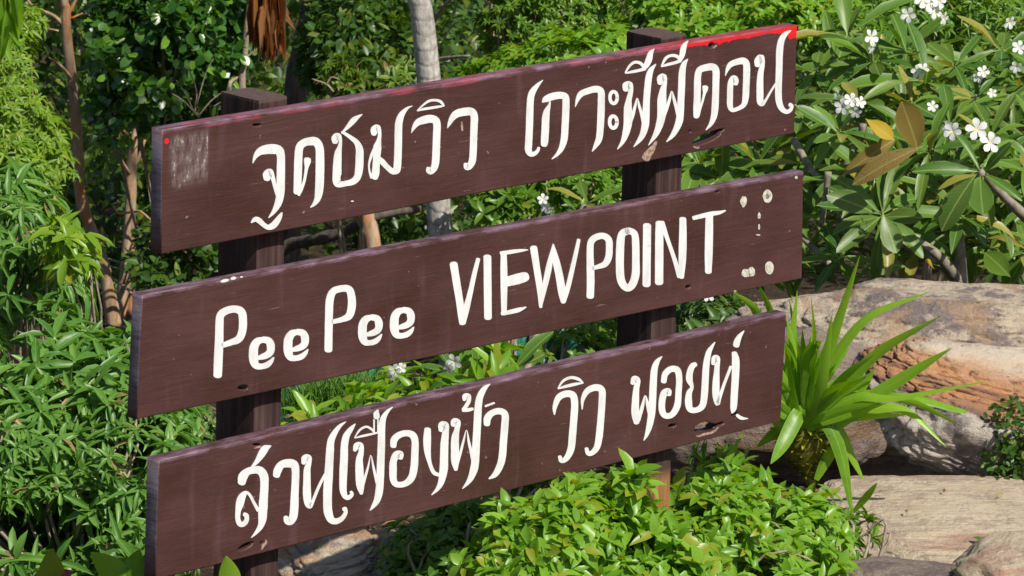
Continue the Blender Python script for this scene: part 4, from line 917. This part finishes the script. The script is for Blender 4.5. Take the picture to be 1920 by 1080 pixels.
def rock(name, label, mat, c, r, seed, sq=0.75, amp=0.16, rot=0.0, sub=5, ledge=0.0, shear=0.0, group='sandstone boulders'):
    import bmesh
    bm = bmesh.new(); bmesh.ops.create_icosphere(bm, subdivisions=sub, radius=1)
    rg = random.Random(int(seed * 10)); planes = []
    for _ in range(22):
        q = Vector((rg.gauss(0, 1), rg.gauss(0, 1), rg.gauss(0, 0.8))).normalized(); planes.append((q, rg.uniform(0.80, 1.02)))
    for v in bm.verts:
        d = v.co.normalized(); p = Vector([math.copysign(abs(q) ** sq, q) for q in d]); p *= 1 / max(p.length ** 0.35, 1e-6)
        nn = Vector((d.x * 1.3 + seed, d.y * 1.3, d.z * 1.3))
        cut = 1.0
        for q, h in planes:
            dt = p.dot(q)
            if dt > h: cut = min(cut, h / dt)
        p *= 0.25 + 0.75 * cut
        k = 1 + amp * 1.3 * noise.noise(nn) + amp * 0.6 * noise.noise(nn * 2.3) - amp * 0.45 * (1 - abs(noise.noise(nn * 4.1))) ** 6 + amp * 0.14 * noise.noise(nn * 13) + amp * 0.07 * noise.noise(nn * 31)
        bedz = p.z * 6 + seed + 0.8 * noise.noise(nn * 2); k += ledge * ((bedz % 1.0) - 0.5) + ledge * 0.5 * ((bedz * 2.7) % 1.0 - 0.5)
        p *= k
        v.co = Vector((p.x * r[0], p.y * r[1], p.z * r[2] + shear * p.x * r[0]))
    me = bpy.data.meshes.new(name); bm.to_mesh(me); bm.free(); me.polygons.foreach_set('use_smooth', [True] * len(me.polygons))
    o = obj(name, me, mat); o.location = c; o.rotation_euler = (0, 0, rot); tag(o, label, 'rock', group); return o
def spot(px, py, Y): return at(px, py, Y)
rock('boulder', 'long smooth tan boulder along the back, behind the strap-leaved plant', R_TAN, spot(1760, 690, 11.5), (0.62, 0.34, 0.245), 3.1, 0.66, 0.10, 0.0, 7, 0.008, 0.02)
rock('boulder', 'orange and white banded boulder overhanging the flat slab at right', R_ORANGE, spot(1850, 772, 10.5), (0.34, 0.26, 0.160), 8.4, 0.62, 0.12, -0.10, 7, 0.010, -0.20)
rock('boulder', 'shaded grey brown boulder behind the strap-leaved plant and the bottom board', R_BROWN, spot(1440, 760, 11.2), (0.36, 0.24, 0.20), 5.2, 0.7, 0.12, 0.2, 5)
rock('rock_slab', 'broad flat tan slab with reddish streaks lying in front of the boulders', R_SLAB, spot(1800, 985, 9.75) + Vector((0, 0, -.075)), (0.42, 0.52, 0.10), 12.7, 0.5, 0.05, 0.05, 7, 0.010)
rock('boulder', 'pale rounded rock at the bottom right corner', R_SLAB, spot(1910, 1100, 9.0), (0.16, 0.22, 0.10), 17.3, 0.75, 0.12, 0.4, 5, 0.0, 0.12)
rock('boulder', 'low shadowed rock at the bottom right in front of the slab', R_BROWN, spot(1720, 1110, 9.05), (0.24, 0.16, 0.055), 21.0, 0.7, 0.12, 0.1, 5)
rock('boulder', 'pale layered rock with orange veins under the bottom board right of the left post', R_LAYER, spot(630, 1075, 9.35), (0.17, 0.2, 0.105), 27.7, 0.6, 0.16, 0.3, 6, 0.03, 0.22)
rock('boulder', 'tan rock glimpsed through the dark leaves left of the lime shrub', R_SLAB, spot(800, 1080, 9.5), (0.16, 0.2, 0.09), 33.0, 0.65, 0.14, 0.1, 5)
rock('stone', 'small grey stone at the bottom edge under the lime shrub', R_BROWN, spot(1030, 1090, 8.9), (0.06, 0.06, 0.03), 41.0, 0.65, 0.14, 0.1, 4)
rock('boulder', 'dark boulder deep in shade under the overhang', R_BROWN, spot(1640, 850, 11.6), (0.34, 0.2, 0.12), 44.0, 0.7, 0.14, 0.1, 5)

# ------------------------------------------------------------------ plumeria
PETAL = leaf_mat('white_petal', (0.80, 0.80, 0.76), (0.88, 0.88, 0.84), None, 1, 0.5, 0.25)
_pc = bpy.data.materials  # yellow throat
n = N('yellow_throat'); YEL = n.done(n.pbr((0.85, 0.62, 0.06), 0.5))
def petal_mesh():
    v = [(0, 0, 0), (.3, -.12, .10), (.3, .14, .12), (.62, -.24, .16), (.62, .0, .12), (.62, .28, .20), (.88, -.16, .12), (.88, .02, .08), (.88, .24, .16), (1.0, .05, .06)]
    f = [(0, 1, 2), (1, 3, 4), (1, 4, 2), (2, 4, 5), (3, 6, 7, 4), (4, 7, 8, 5), (6, 9, 7), (7, 9, 8)]
    return mesh_from('petal', v, f, True)
PM = petal_mesh(); PM.materials.append(PETAL)
def throat_mesh():
    k = 10; v = [(0, 0, -.05)] + [(.20 * math.cos(6.283 * i / k), .20 * math.sin(6.283 * i / k), .10) for i in range(k)]
    return mesh_from('flower', v, [(0, 1 + i, 1 + (i + 1) % k) for i in range(k)], True)
FM = throat_mesh(); FM.materials.append(YEL)
def flower(px, py, Y, size, root, face=(0, -1, 0.5), closed=0.0):
    o = bpy.data.objects.new('flower', FM); C.objects.link(o); o.parent = root
    q = Vector(face).to_track_quat('Z', 'Y'); r = size / 2 * Y / FPX
    o.matrix_basis = Matrix.Translation(at(px, py, Y) - root.location) @ (q.to_matrix().to_4x4() @ Matrix.Rotation(random.random() * 6, 4, 'Z')) @ Matrix.Scale(r, 4)
    for i in range(5):
        p = bpy.data.objects.new('petal', PM); C.objects.link(p); p.parent = o
        p.matrix_basis = Matrix.Rotation(i * math.tau / 5 + random.uniform(-.08, .08), 4, 'Z') @ Matrix.Rotation(-closed - random.uniform(0, .25), 4, 'Y') @ Matrix.Diagonal((1, 1.25, 1, 1))

BIG = T_lance((0.36, 0.5, 0.42), 0.14, 0.16)
def big_leaf():
    ts = (.08, .2, .36, .55, .74, .88, .96); ws = (.05, .20, .38, .5, .47, .32, .16); v = [(0, 0, 0)]; uv = [(0, .5)]
    for t, w in zip(ts, ws):
        z = -0.16 * t * t
        v += [(t, -w, z + .13 * w), (t, 0, z), (t, w, z + .13 * w)]; uv += [(t, .5 - w), (t, .5), (t, .5 + w)]
    v.append((1, 0, -.16)); uv.append((1, .5)); m = len(ts)
    tr = [(0, 2, 1), (0, 3, 2), (3 * m - 2, 3 * m - 1, 3 * m + 1), (3 * m - 1, 3 * m, 3 * m + 1)]
    qd = []
    for i in range(m - 1):
        a = 1 + 3 * i; qd += [(a, a + 1, a + 4, a + 3), (a + 1, a + 2, a + 5, a + 4)]
    # UV across is relative to the local half width, so that veins reach the edge
    return np.array(v, float), np.array(tr), np.array(qd), np.array(uv)
BIGL = big_leaf()
def plumeria(label, tips, limbs, extra, nl, seed, flowers, group='plumeria shrubs behind the sign'):
    b = at(*limbs[0][0][:3]); root = plant('plumeria_shrub', label, 'shrub', Vector((b.x, b.y, ground_z(b.x, b.y))), group)
    for L_ in limbs: wood_part('branch', Tubes().add(limb(L_), 8, 5, 0.12, seed), B_GREY, root)
    CT = []; AX = []
    for (px, py, Y, dx, dz) in tips:
        CT.append(at(px, py, Y)); AX.append((dx, -0.45, dz))
    a1 = rosettes(CT, AX, nl, 0.190, 0.041, 35, 100, 0.22, 0.35)
    foliage_part(root, BIGL, 'plumeria', a1, G_PLUM, 300)
    if extra:
        CT = [at(random.uniform(*e[0]), random.uniform(*e[1]), random.uniform(*e[2])) for e in extra for _ in range(e[3])]
        a2 = rosettes(CT, [(random.uniform(-.4, .4), -.3, 1) for _ in CT], 9, 0.175, 0.040, 30, 100, 0.2, 0.35)
        stuff_part('foliage', leaves_mesh('foliage', BIGL, *a2), G_PLUM, root)
    for f in flowers: flower(*f[:4], root, *f[4:])
    return root
G_YELLOW = leaf_mat('yellowing_leaf', (0.55, 0.42, 0.02), (0.62, 0.36, 0.02), None, 1, 0.4, 0.35, veins=(0.6, 0.5, 0.1))
G_BRONZE = leaf_mat('bronze_leaf', (0.22, 0.16, 0.04), (0.28, 0.20, 0.05), None, 1, 0.4, 0.3, veins=(0.40, 0.36, 0.10), blotch=(0.16, 0.08, 0.03))
random.seed(21)
plumeria('plumeria shrub with white blossoms and thick bare branches right of the sign',
  [(1575, 245, 12.6, .1, 1), (1500, 210, 12.9, -.3, 1), (1640, 110, 13.1, 0, 1), (1530, 130, 13.2, -.2, 1), (1715, 190, 12.9, .2, 1), (1610, 190, 12.8, 0, .9), (1655, 400, 12.2, 0, .5), (1560, 330, 12.5, -.2, .9),
   (1500, 300, 12.7, -.3, .8), (1350, 330, 12.8, -.2, 1), (1420, 300, 12.8, 0, 1), (1310, 300, 12.9, 0, 1), (1575, 480, 12.3, -.1, .8), (1640, 330, 12.5, .2, .7), (1540, 400, 12.6, -.2, .8), (1700, 320, 12.6, .3, .6), (1590, 60, 13.4, 0, 1)],
  [[(1700, 620, 12.5, 40), (1660, 500, 12.5, 26), (1635, 455, 12.5, 22), (1600, 425, 12.5, 19), (1572, 402, 12.5, 17)], [(1600, 425, 12.5, 16), (1566, 370, 12.5, 14), (1520, 315, 12.6, 14), (1488, 262, 12.7, 15)], [(1540, 425, 12.4, 12), (1548, 370, 12.4, 11), (1553, 322, 12.4, 13)],
   [(1575, 330, 12.6, 12), (1595, 290, 12.6, 12), (1613, 262, 12.6, 12), (1618, 232, 12.6, 16)], [(1560, 500, 12.5, 14), (1500, 440, 12.6, 11), (1450, 380, 12.7, 9), (1420, 310, 12.8, 9)], [(1500, 480, 12.6, 12), (1440, 440, 12.7, 9), (1380, 400, 12.8, 8), (1350, 340, 12.8, 8)]],
  [((1270, 1560), (240, 520), (13.0, 13.7), 34), ((1480, 1760), (90, 420), (13.3, 14.0), 34)], 10, 2,
  [(1595, 188, 12.3, 30), (1580, 200, 12.3, 34, (-.5, -1, .2)), (1612, 192, 12.3, 26, (.5, -1, .4)), (1604, 210, 12.35, 26, (0, -1, -.3)), (1748, 200, 12.6, 24), (1570, 180, 12.4, 20, (-1, -.5, .6)), (1722, 135, 12.9, 30, (-.3, -1, .2)), (1632, 70, 13, 36, (.6, -.7, .2)), (1730, 130, 12.9, 26), (1633, 88, 13, 26, (.9, -.6, -.4)),
   (1024, 385, 13.6, 26, (-.6, -.8, 0)), (1018, 372, 13.6, 24), (1030, 392, 13.6, 20, (.6, -.8, -.6))][:10])
plumeria('plumeria shrub with open white flowers and dark forking limbs at the right edge',
  [(1840, 322, 12.0, -.1, .4), (1860, 250, 12.4, .1, 1), (1780, 230, 12.6, -.2, 1), (1900, 190, 12.8, 0, 1), (1790, 120, 13.1, 0, 1), (1880, 90, 13.2, 0, 1), (1740, 280, 12.3, -.4, .7), (1930, 320, 12.2, 0, .9), (1800, 400, 12.4, 0, .8), (1880, 430, 12.5, .2, .8),
   (1720, 470, 12.5, 0, .7), (1960, 240, 12.6, 0, 1), (1700, 90, 13.3, 0, 1), (1830, 180, 12.8, 0, 1), (1760, 360, 12.5, -.2, .7), (1930, 470, 12.6, 0, .8), (1680, 430, 12.4, -.2, .6)],
  [[(1800, 620, 12.4, 44), (1798, 520, 12.4, 34), (1800, 470, 12.4, 22), (1795, 410, 12.4, 14)], [(1800, 535, 12.4, 26), (1760, 480, 12.3, 20), (1715, 450, 12.3, 17), (1665, 420, 12.2, 14)], [(1790, 510, 12.5, 18), (1730, 480, 12.4, 16), (1670, 445, 12.3, 12)],
   [(1960, 440, 12.2, 26), (1900, 385, 12.1, 19), (1860, 345, 12.05, 16), (1838, 322, 12.0, 14)], [(1800, 300, 12.6, 10), (1802, 265, 12.6, 9), (1808, 240, 12.6, 8)], [(1830, 180, 12.9, 8), (1810, 220, 12.8, 10), (1790, 330, 12.7, 13), (1795, 420, 12.6, 16)],
   [(1860, 420, 12.6, 12), (1780, 340, 12.6, 10), (1740, 300, 12.5, 9)]],
  [((1680, 2000), (120, 480), (12.9, 13.9), 62)], 10, 5,
  [(1831, 243, 11.8, 46, (0, -1, .45)), (1856, 268, 11.75, 44, (.15, -1, .4)), (1786, 246, 11.9, 38, (-.4, -1, .3)), (1778, 240, 11.95, 30, (-.8, -.6, .3)),
   (1703, 28, 13.0, 32, (-.3, -1, .2)), (1738, 8, 13, 36, (.2, -1, .6)), (1752, 20, 13, 34, (.5, -1, .2)), (1768, 34, 13, 28, (.9, -.7, -.2)), (1728, 0, 13, 32), (1760, 4, 13, 30), (1892, 42, 13, 28, (.6, -1, -.2)),
   (1843, 135, 12.8, 26), (1835, 145, 12.8, 24, (-.5, -1, .2)), (1910, 90, 12.7, 30), (1905, 125, 12.5, 26, (0, -1, -.2)), (1860, 175, 12.4, 20)])
_pl = [o for o in bpy.data.objects if o.name.startswith('plumeria_shrub') and o.parent is None]
for k_, a_, b_, Y_, w_, m_ in [(0, (1622, 222), (1672, 258), 12.2, 26, G_YELLOW), (1, (1722, 285), (1695, 190), 12.1, 46, G_BRONZE), (1, (1735, 272), (1606, 325), 12.0, 34, G_BRONZE), (0, (1640, 400), (1570, 360), 12.1, 40, G_PLUM), (1, (1832, 325), (1760, 415), 11.9, 44, G_PLUM),
        (1, (1838, 328), (1838, 400), 11.9, 40, G_PLUM), (1, (1835, 322), (1733, 308), 11.95, 30, G_PLUM), (0, (1655, 408), (1722, 400), 12.1, 30, G_PLUM), (1, (1752, 505), (1742, 490), 12.2, 16, G_YELLOW), (0, (1592, 460), (1580, 440), 12.2, 16, G_YELLOW), (0, (1570, 335), (1660, 270), 12.2, 30, G_BRONZE),
        (1, (1700, 500), (1625, 490), 12.2, 34, G_PLUM), (1, (1895, 520), (1850, 470), 12.2, 34, G_PLUM), (0, (1655, 400), (1680, 470), 12.0, 36, G_PLUM)]:
    p0 = at(*a_, Y_); p1 = at(*b_, Y_ - 0.05); L_ = np.array([(p1 - p0).length * 1.06])
    leaf_parts(BIGL, 'pl_' + m_.name, 'leaf', [m_], _pl[k_], np.array([tuple(p0)]), np.array([tuple(p1 - p0)]), np.array([(random.uniform(-.4, .4), -1, random.uniform(.2, .9))]), L_, np.array([w_ * Y_ / FPX * 1.15]))
pb = plumeria('small plumeria with white flowers glimpsed through the gaps of the sign',
  [(1100, 378, 13.4, 0, .7), (905, 700, 12.0, 0, 1), (960, 690, 12.2, .1, 1), (850, 690, 12.1, -.2, 1)],
  [[(960, 800, 12.4, 18), (950, 740, 12.4, 12), (905, 705, 12.1, 8)], [(790, 800, 12.4, 22), (786, 740, 12.3, 15), (780, 705, 12.2, 12)], [(960, 800, 12.6, 18), (1040, 500, 13.2, 14), (1095, 385, 13.4, 10)]],
  [], 5, 8, [(1024, 388, 13.6, 26, (-.6, -.8, 0)), (1018, 374, 13.6, 24), (1030, 394, 13.6, 20, (.6, -.8, -.6)), (742, 694, 11.9, 30, (-.5, -1, .1)), (735, 704, 11.9, 26, (-.8, -.6, -.3)), (752, 690, 11.9, 24), (852, 678, 11.8, 34, (-.3, -1, 0)), (842, 690, 11.8, 26, (-.7, -1, -.3)), (1328, 555, 12.2, 26)])

# ------------------------------------------------------------------ strap-leaved plant (dracaena)
DR_Y = 9.75
droot = plant('dracaena_plant', 'bright green strap-leaved plant on a short stem right of the bottom board', 'plant', at(1522, 948, DR_Y))
wood_part('stem', Tubes().add(limb([(1522, 960, DR_Y, 17), (1522, 920, DR_Y, 15), (1519, 895, DR_Y, 26), (1514, 872, DR_Y, 44), (1509, 845, DR_Y, 84), (1506, 810, DR_Y, 100), (1505, 780, DR_Y, 60)]), 10, 5, 0.15),
          bark_mat('old_leaf_bases', (0.05, 0.055, 0.010), (0.20, 0.19, 0.02), (0.12, 0.07, 0.010), 26, 2.2), droot)
def strap(pts, w, twist=0.0, fold=0.3):
    """leaf along (px,py,Y) points with widest part about 40 percent out"""
    S = spline([tuple(at(*p)) for p in pts], 6); m = len(S); v = []; f = []; uv = []
    for i, p in enumerate(S):
        t = i / (m - 1); p = Vector(p); a = Vector(S[max(i-1, 0)]); b = Vector(S[min(i+1, m-1)]); d = (b - a).normalized()
        view = (p - EYE).normalized(); side = d.cross(view).normalized(); nn = side.cross(d)
        tw = twist * (0.4 + t); side = (side * math.cos(tw) + nn * math.sin(tw)).normalized(); nn = side.cross(d)
        hw = w / 2 * (0.42 + 0.58 * math.sin(min(1, t / 0.45) * math.pi / 2)) * (1 if t < .45 else max(0.03, math.cos((t - .45) / .55 * math.pi / 2) ** 0.8))
        v += [p + side * hw + nn * hw * fold, p, p - side * hw + nn * hw * fold]; uv += [(t, 0), (t, .5), (t, 1)]
    for i in range(m - 1):
        a = 3 * i; f += [(a, a + 1, a + 4, a + 3), (a + 1, a + 2, a + 5, a + 4)]
    return v, f
def strap_mesh(v, f):
    me = mesh_from('leaf', v, f, True); ul = me.uv_layers.new(name='UVMap'); m = len(v) // 3
    for l in me.loops: ul.data[l.index].uv = (0.0, (0.0, 0.5, 1.0)[l.vertex_index % 3])
    return me
SL = [([(1500, 800), (1520, 740), (1555, 650), (1612, 480)], 30, .2), ([(1500, 800), (1535, 720), (1620, 600), (1745, 546)], 24, .5), ([(1505, 800), (1570, 740), (1650, 660), (1765, 592)], 26, -.3), ([(1510, 800), (1590, 770), (1690, 710), (1785, 652)], 30, .1),
      ([(1510, 800), (1600, 745), (1680, 745), (1860, 713)], 22, .7), ([(1512, 805), (1600, 760), (1690, 742), (1800, 768), (1812, 772)], 24, .8), ([(1512, 805), (1620, 770), (1700, 770), (1775, 838)], 22, .5), ([(1512, 805), (1590, 745), (1700, 752), (1805, 800)], 22, -.5),
      ([(1500, 800), (1490, 740), (1485, 660), (1495, 545)], 26, -.4), ([(1505, 800), (1515, 740), (1525, 640), (1520, 552)], 20, .9), ([(1500, 800), (1505, 730), (1520, 660), (1540, 640)], 34, .1), ([(1495, 800), (1478, 750), (1460, 690), (1455, 600)], 26, -.5),
      ([(1495, 800), (1470, 770), (1440, 720), (1400, 640)], 26, .2), ([(1500, 800), (1492, 790), (1480, 720), (1470, 630)], 26, .6), ([(1515, 790), (1500, 775), (1470, 830), (1445, 870)], 34, .15), ([(1500, 800), (1480, 800), (1450, 815), (1416, 842)], 28, .3),
      ([(1520, 800), (1555, 800), (1580, 860), (1600, 975)], 32, .35), ([(1520, 800), (1570, 800), (1600, 860), (1622, 905)], 20, .5), ([(1515, 800), (1560, 800), (1610, 775), (1690, 760)], 26, -.2), ([(1510, 800), (1570, 780), (1620, 720), (1640, 690)], 22, .4),
      ([(1520, 800), (1560, 770), (1600, 740), (1560, 700)], 18, .2), ([(1515, 810), (1545, 790), (1575, 772), (1560, 800)], 16, .3), ([(1490, 800), (1460, 790), (1440, 770), (1425, 740)], 24, .2), ([(1490, 810), (1465, 800), (1450, 770), (1430, 690)], 22, -.3),
      ([(1505, 800), (1510, 760), (1500, 700), (1480, 560)], 24, .3), ([(1500, 800), (1530, 760), (1545, 700), (1560, 590)], 26, -.2), ([(1510, 800), (1560, 730), (1600, 690), (1640, 665)], 20, .6), ([(1440, 700), (1425, 630), (1415, 580), (1370, 545)], 20, .2),
      ([(1450, 720), (1440, 640), (1445, 590), (1420, 530)], 20, .4), ([(1338, 905), (1364, 862), (1394, 810)], 14, .2), ([(1600, 960), (1625, 930), (1645, 905)], 16, .3), ([(1530, 900), (1550, 860), (1575, 820), (1580, 800)], 26, .3)]
random.seed(4)
# old leaf bases overlapping like scales round the head
scm = leaf_mat('leaf_base_scale', (0.10, 0.14, 0.012), (0.46, 0.46, 0.03), (0.04, 0.05, 0.01), 0.6, 0.5, 0.2)
P, D, U, L, Wd = [], [], [], [], []
for i in range(260):
    t = random.random(); an = random.random() * 6.283; rr = (0.014 + 0.052 * min(1, t * 1.6)) 
    c = at(1518 - 12 * t, 900 - 105 * t, DR_Y); q = Vector((math.cos(an), math.sin(an), 0))
    P.append(tuple(c + q * rr * 0.85)); D.append(tuple(q * 0.9 + Vector((0, 0, 0.55)))); U.append((-q.x, -q.y, 1)); L.append(0.016 + 0.014 * t); Wd.append(0.010)
leaf_parts(LANCE, 'scale', 'leaf_base', [scm], droot, *[np.array(q, float) for q in (P, D, U, L, Wd)])
for _ in range(46):
    a = random.uniform(0.05, 3.05); ln = random.uniform(90, 200); x1 = 1505 + math.cos(a) * ln; y1 = 790 - math.sin(a) * ln
    SL.append(([(1505, 800), (1505 + math.cos(a) * ln * .5 , 790 - math.sin(a) * ln * .6), (x1, y1)], random.uniform(13, 23), random.uniform(-.8, .8)))
for pts, w, tw in SL:
    k = len(pts); dy = random.uniform(-0.16, 0.05)
    v, f = strap([(x, y, DR_Y + dy * (i / (k - 1)) ** 1.2 - 0.055) for i, (x, y) in enumerate(pts)], w * DR_Y / FPX * 0.92, tw)
    o = obj('leaf', strap_mesh(v, f), G_DRAC, droot); o.location = -droot.location

# ------------------------------------------------------------------ the shrubs in front and at the sides
leafy('lime_shrub', 'low bright lime green shrub spreading in front of the right post', 'shrub', 1250, 1110, 8.9,
      [(1150, 1000, 8.45, 110, 75, .15), (1250, 1020, 8.5, 80, 60, .12), (1340, 985, 8.8, 110, 85, .2), (1480, 1010, 9.0, 110, 85, .2), (1420, 1060, 8.8, 180, 60, .2), (1200, 1080, 8.4, 180, 60, .15), (1380, 920, 9.05, 80, 40, .12), (1180, 915, 8.45, 38, 45, .06), (1310, 930, 8.8, 40, 40, .08), (1530, 970, 9.1, 60, 50, .12)],
      5200, LANCE, 0.052, 0.0215, G_LIME, 31, 'ros', 6, 300, 'limeleaf', gap=0.33, gs=8, lo=15, hi=95, outer=.25, twigs=70)
leafy('lime_shrub', 'bright leafy shrub under the middle of the bottom board', 'shrub', 1010, 1110, 8.5,
      [(1040, 1000, 8.3, 80, 70, .12), (970, 1020, 8.3, 70, 60, .12), (1080, 950, 8.4, 60, 45, .08), (1000, 1070, 8.25, 110, 50, .12), (935, 985, 8.3, 50, 40, .06), (900, 1050, 8.25, 60, 40, .08), (1110, 1000, 8.4, 60, 60, .1)],
      2700, LANCE, 0.051, 0.021, G_LIME, 36, 'ros', 6, 300, 'limeleaf', gap=0.33, gs=8, lo=15, hi=95, outer=.25, twigs=40)
leafy('dark_shrub', 'dark green shrub in the shade under the bottom board', 'shrub', 850, 1100, 9.15,
      [(850, 1010, 9.25, 110, 60, .18), (760, 1020, 9.25, 60, 45, .12), (900, 960, 9.3, 80, 35, .12), (820, 1065, 9.2, 110, 40, .15), (1040, 920, 9.5, 100, 50, .12)],
      2300, LANCE, 0.050, 0.020, G_MID, 32, 'ros', 6, 300, 'limeleaf2', gap=0.36, gs=9, lo=25, hi=95, outer=.35, twigs=30)
leafy('low_shrub', 'fine leaved green sprigs growing in front of the rock slab', 'shrub', 1570, 1080, 9.2,
      [(1560, 1010, 9.3, 45, 70, .1), (1610, 990, 9.3, 30, 30, .06), (1600, 1060, 9.2, 35, 30, .08)], 330, LANCE, 0.040, 0.011, G_MID, 33, 'ros', 7, 300, 'sprigleaf', gap=0, twigs=12)
leafy('small_shrub', 'small dark leaved shrub against the orange boulder at the right edge', 'shrub', 1900, 900, 10.2,
      [(1900, 800, 10.25, 50, 55, .1), (1880, 860, 10.2, 40, 40, .1), (1930, 850, 10.2, 50, 60, .1)], 900, ROUND, 0.019, 0.011, G_DARK, 34, gap=.2, outer=.3, twigs=14)
leafy('grass_sprig', 'green sprig hanging over the ledge between the boulders', 'shrub', 1330, 870, 9.9,
      [(1350, 850, 9.9, 50, 20, .08)], 60, LANCE, 0.05, 0.014, G_MID, 35, 'ros', 6, 60, 'sprig2', gap=0, twigs=4)

# broad young leaves poking up in front of the sign
def young(label, leaves, Y, base, mats, cat='plant'):
    root = plant('seedling', label, cat, base)
    for (pts, w, m) in leaves:
        v, f = strap([(x, y, Y) for x, y in pts], w * Y / FPX, 0.25, 0.25)
        o = obj('leaf', strap_mesh(v, f), mats[m], root); o.location = -root.location
R_LEAF = leaf_mat('red_leaf', (0.20, 0.03, 0.045), (0.26, 0.05, 0.06), None, 1, .4, .25)
young('single bright green leaf tip in front of the bottom board at the left post', [([(432, 1130), (430, 1085), (424, 1042)], 46, 0), ([(400, 1130), (395, 1105), (385, 1095)], 30, 0)], 7.4, at(430, 1250, 7.4), [G_LIME])
young('broad leaved seedlings with a red leaf at the lower left edge of the frame', [([(225, 1130), (215, 1080), (170, 1035)], 60, 0), ([(225, 1130), (245, 1080), (262, 1030)], 56, 0), ([(90, 1130), (95, 1080), (96, 1028)], 56, 1), ([(60, 1120), (100, 1092), (135, 1070)], 50, 2), ([(280, 1130), (278, 1075), (270, 1040)], 40, 1)],
      8.2, at(200, 1250, 8.2), [G_LIME, G_MID, R_LEAF])

# a few fallen leaves lying on the flat slab
slab = next(o for o in bpy.data.objects if o.name.startswith('rock_slab'))
bpy.context.view_layer.update()
for k_, (px, py, m_, ln, lab) in enumerate([(1822, 1016, G_MID, .05, 'green fallen leaf lying near the front of the flat slab'), (1700, 965, G_DRY, .022, 'small brown dead leaf lying on the middle of the flat slab'),
        (1660, 930, G_DRY, .018, 'small brown dead leaf at the back left of the flat slab'), (1880, 935, G_YELLOW, .02, 'small yellow leaf at the back right of the flat slab'), (1770, 925, G_DRY, .02, 'curled brown leaf at the back of the flat slab')]):
    inv = slab.matrix_world.inverted(); o0 = inv @ EYE; d0 = (inv.to_3x3() @ (at(px, py, 9.7) - EYE)).normalized()
    hit, loc, nrm, _ = slab.ray_cast(o0, d0)
    if not hit: continue
    p = slab.matrix_world @ loc; up_ = (slab.matrix_world.to_3x3() @ nrm).normalized(); a_ = random.random() * 6; x_ = (Vector((math.cos(a_), math.sin(a_) * .4, 0)) - up_ * up_.x).normalized()
    me = leaves_mesh('fallen_leaf', LANCE, np.zeros((1, 3)), np.array([tuple(x_)]), np.array([tuple(up_)]), np.array([ln]), np.array([ln * .35]))
    o = obj('fallen_leaf', me, m_); o.location = p + up_ * 0.012; tag(o, lab, 'leaf')
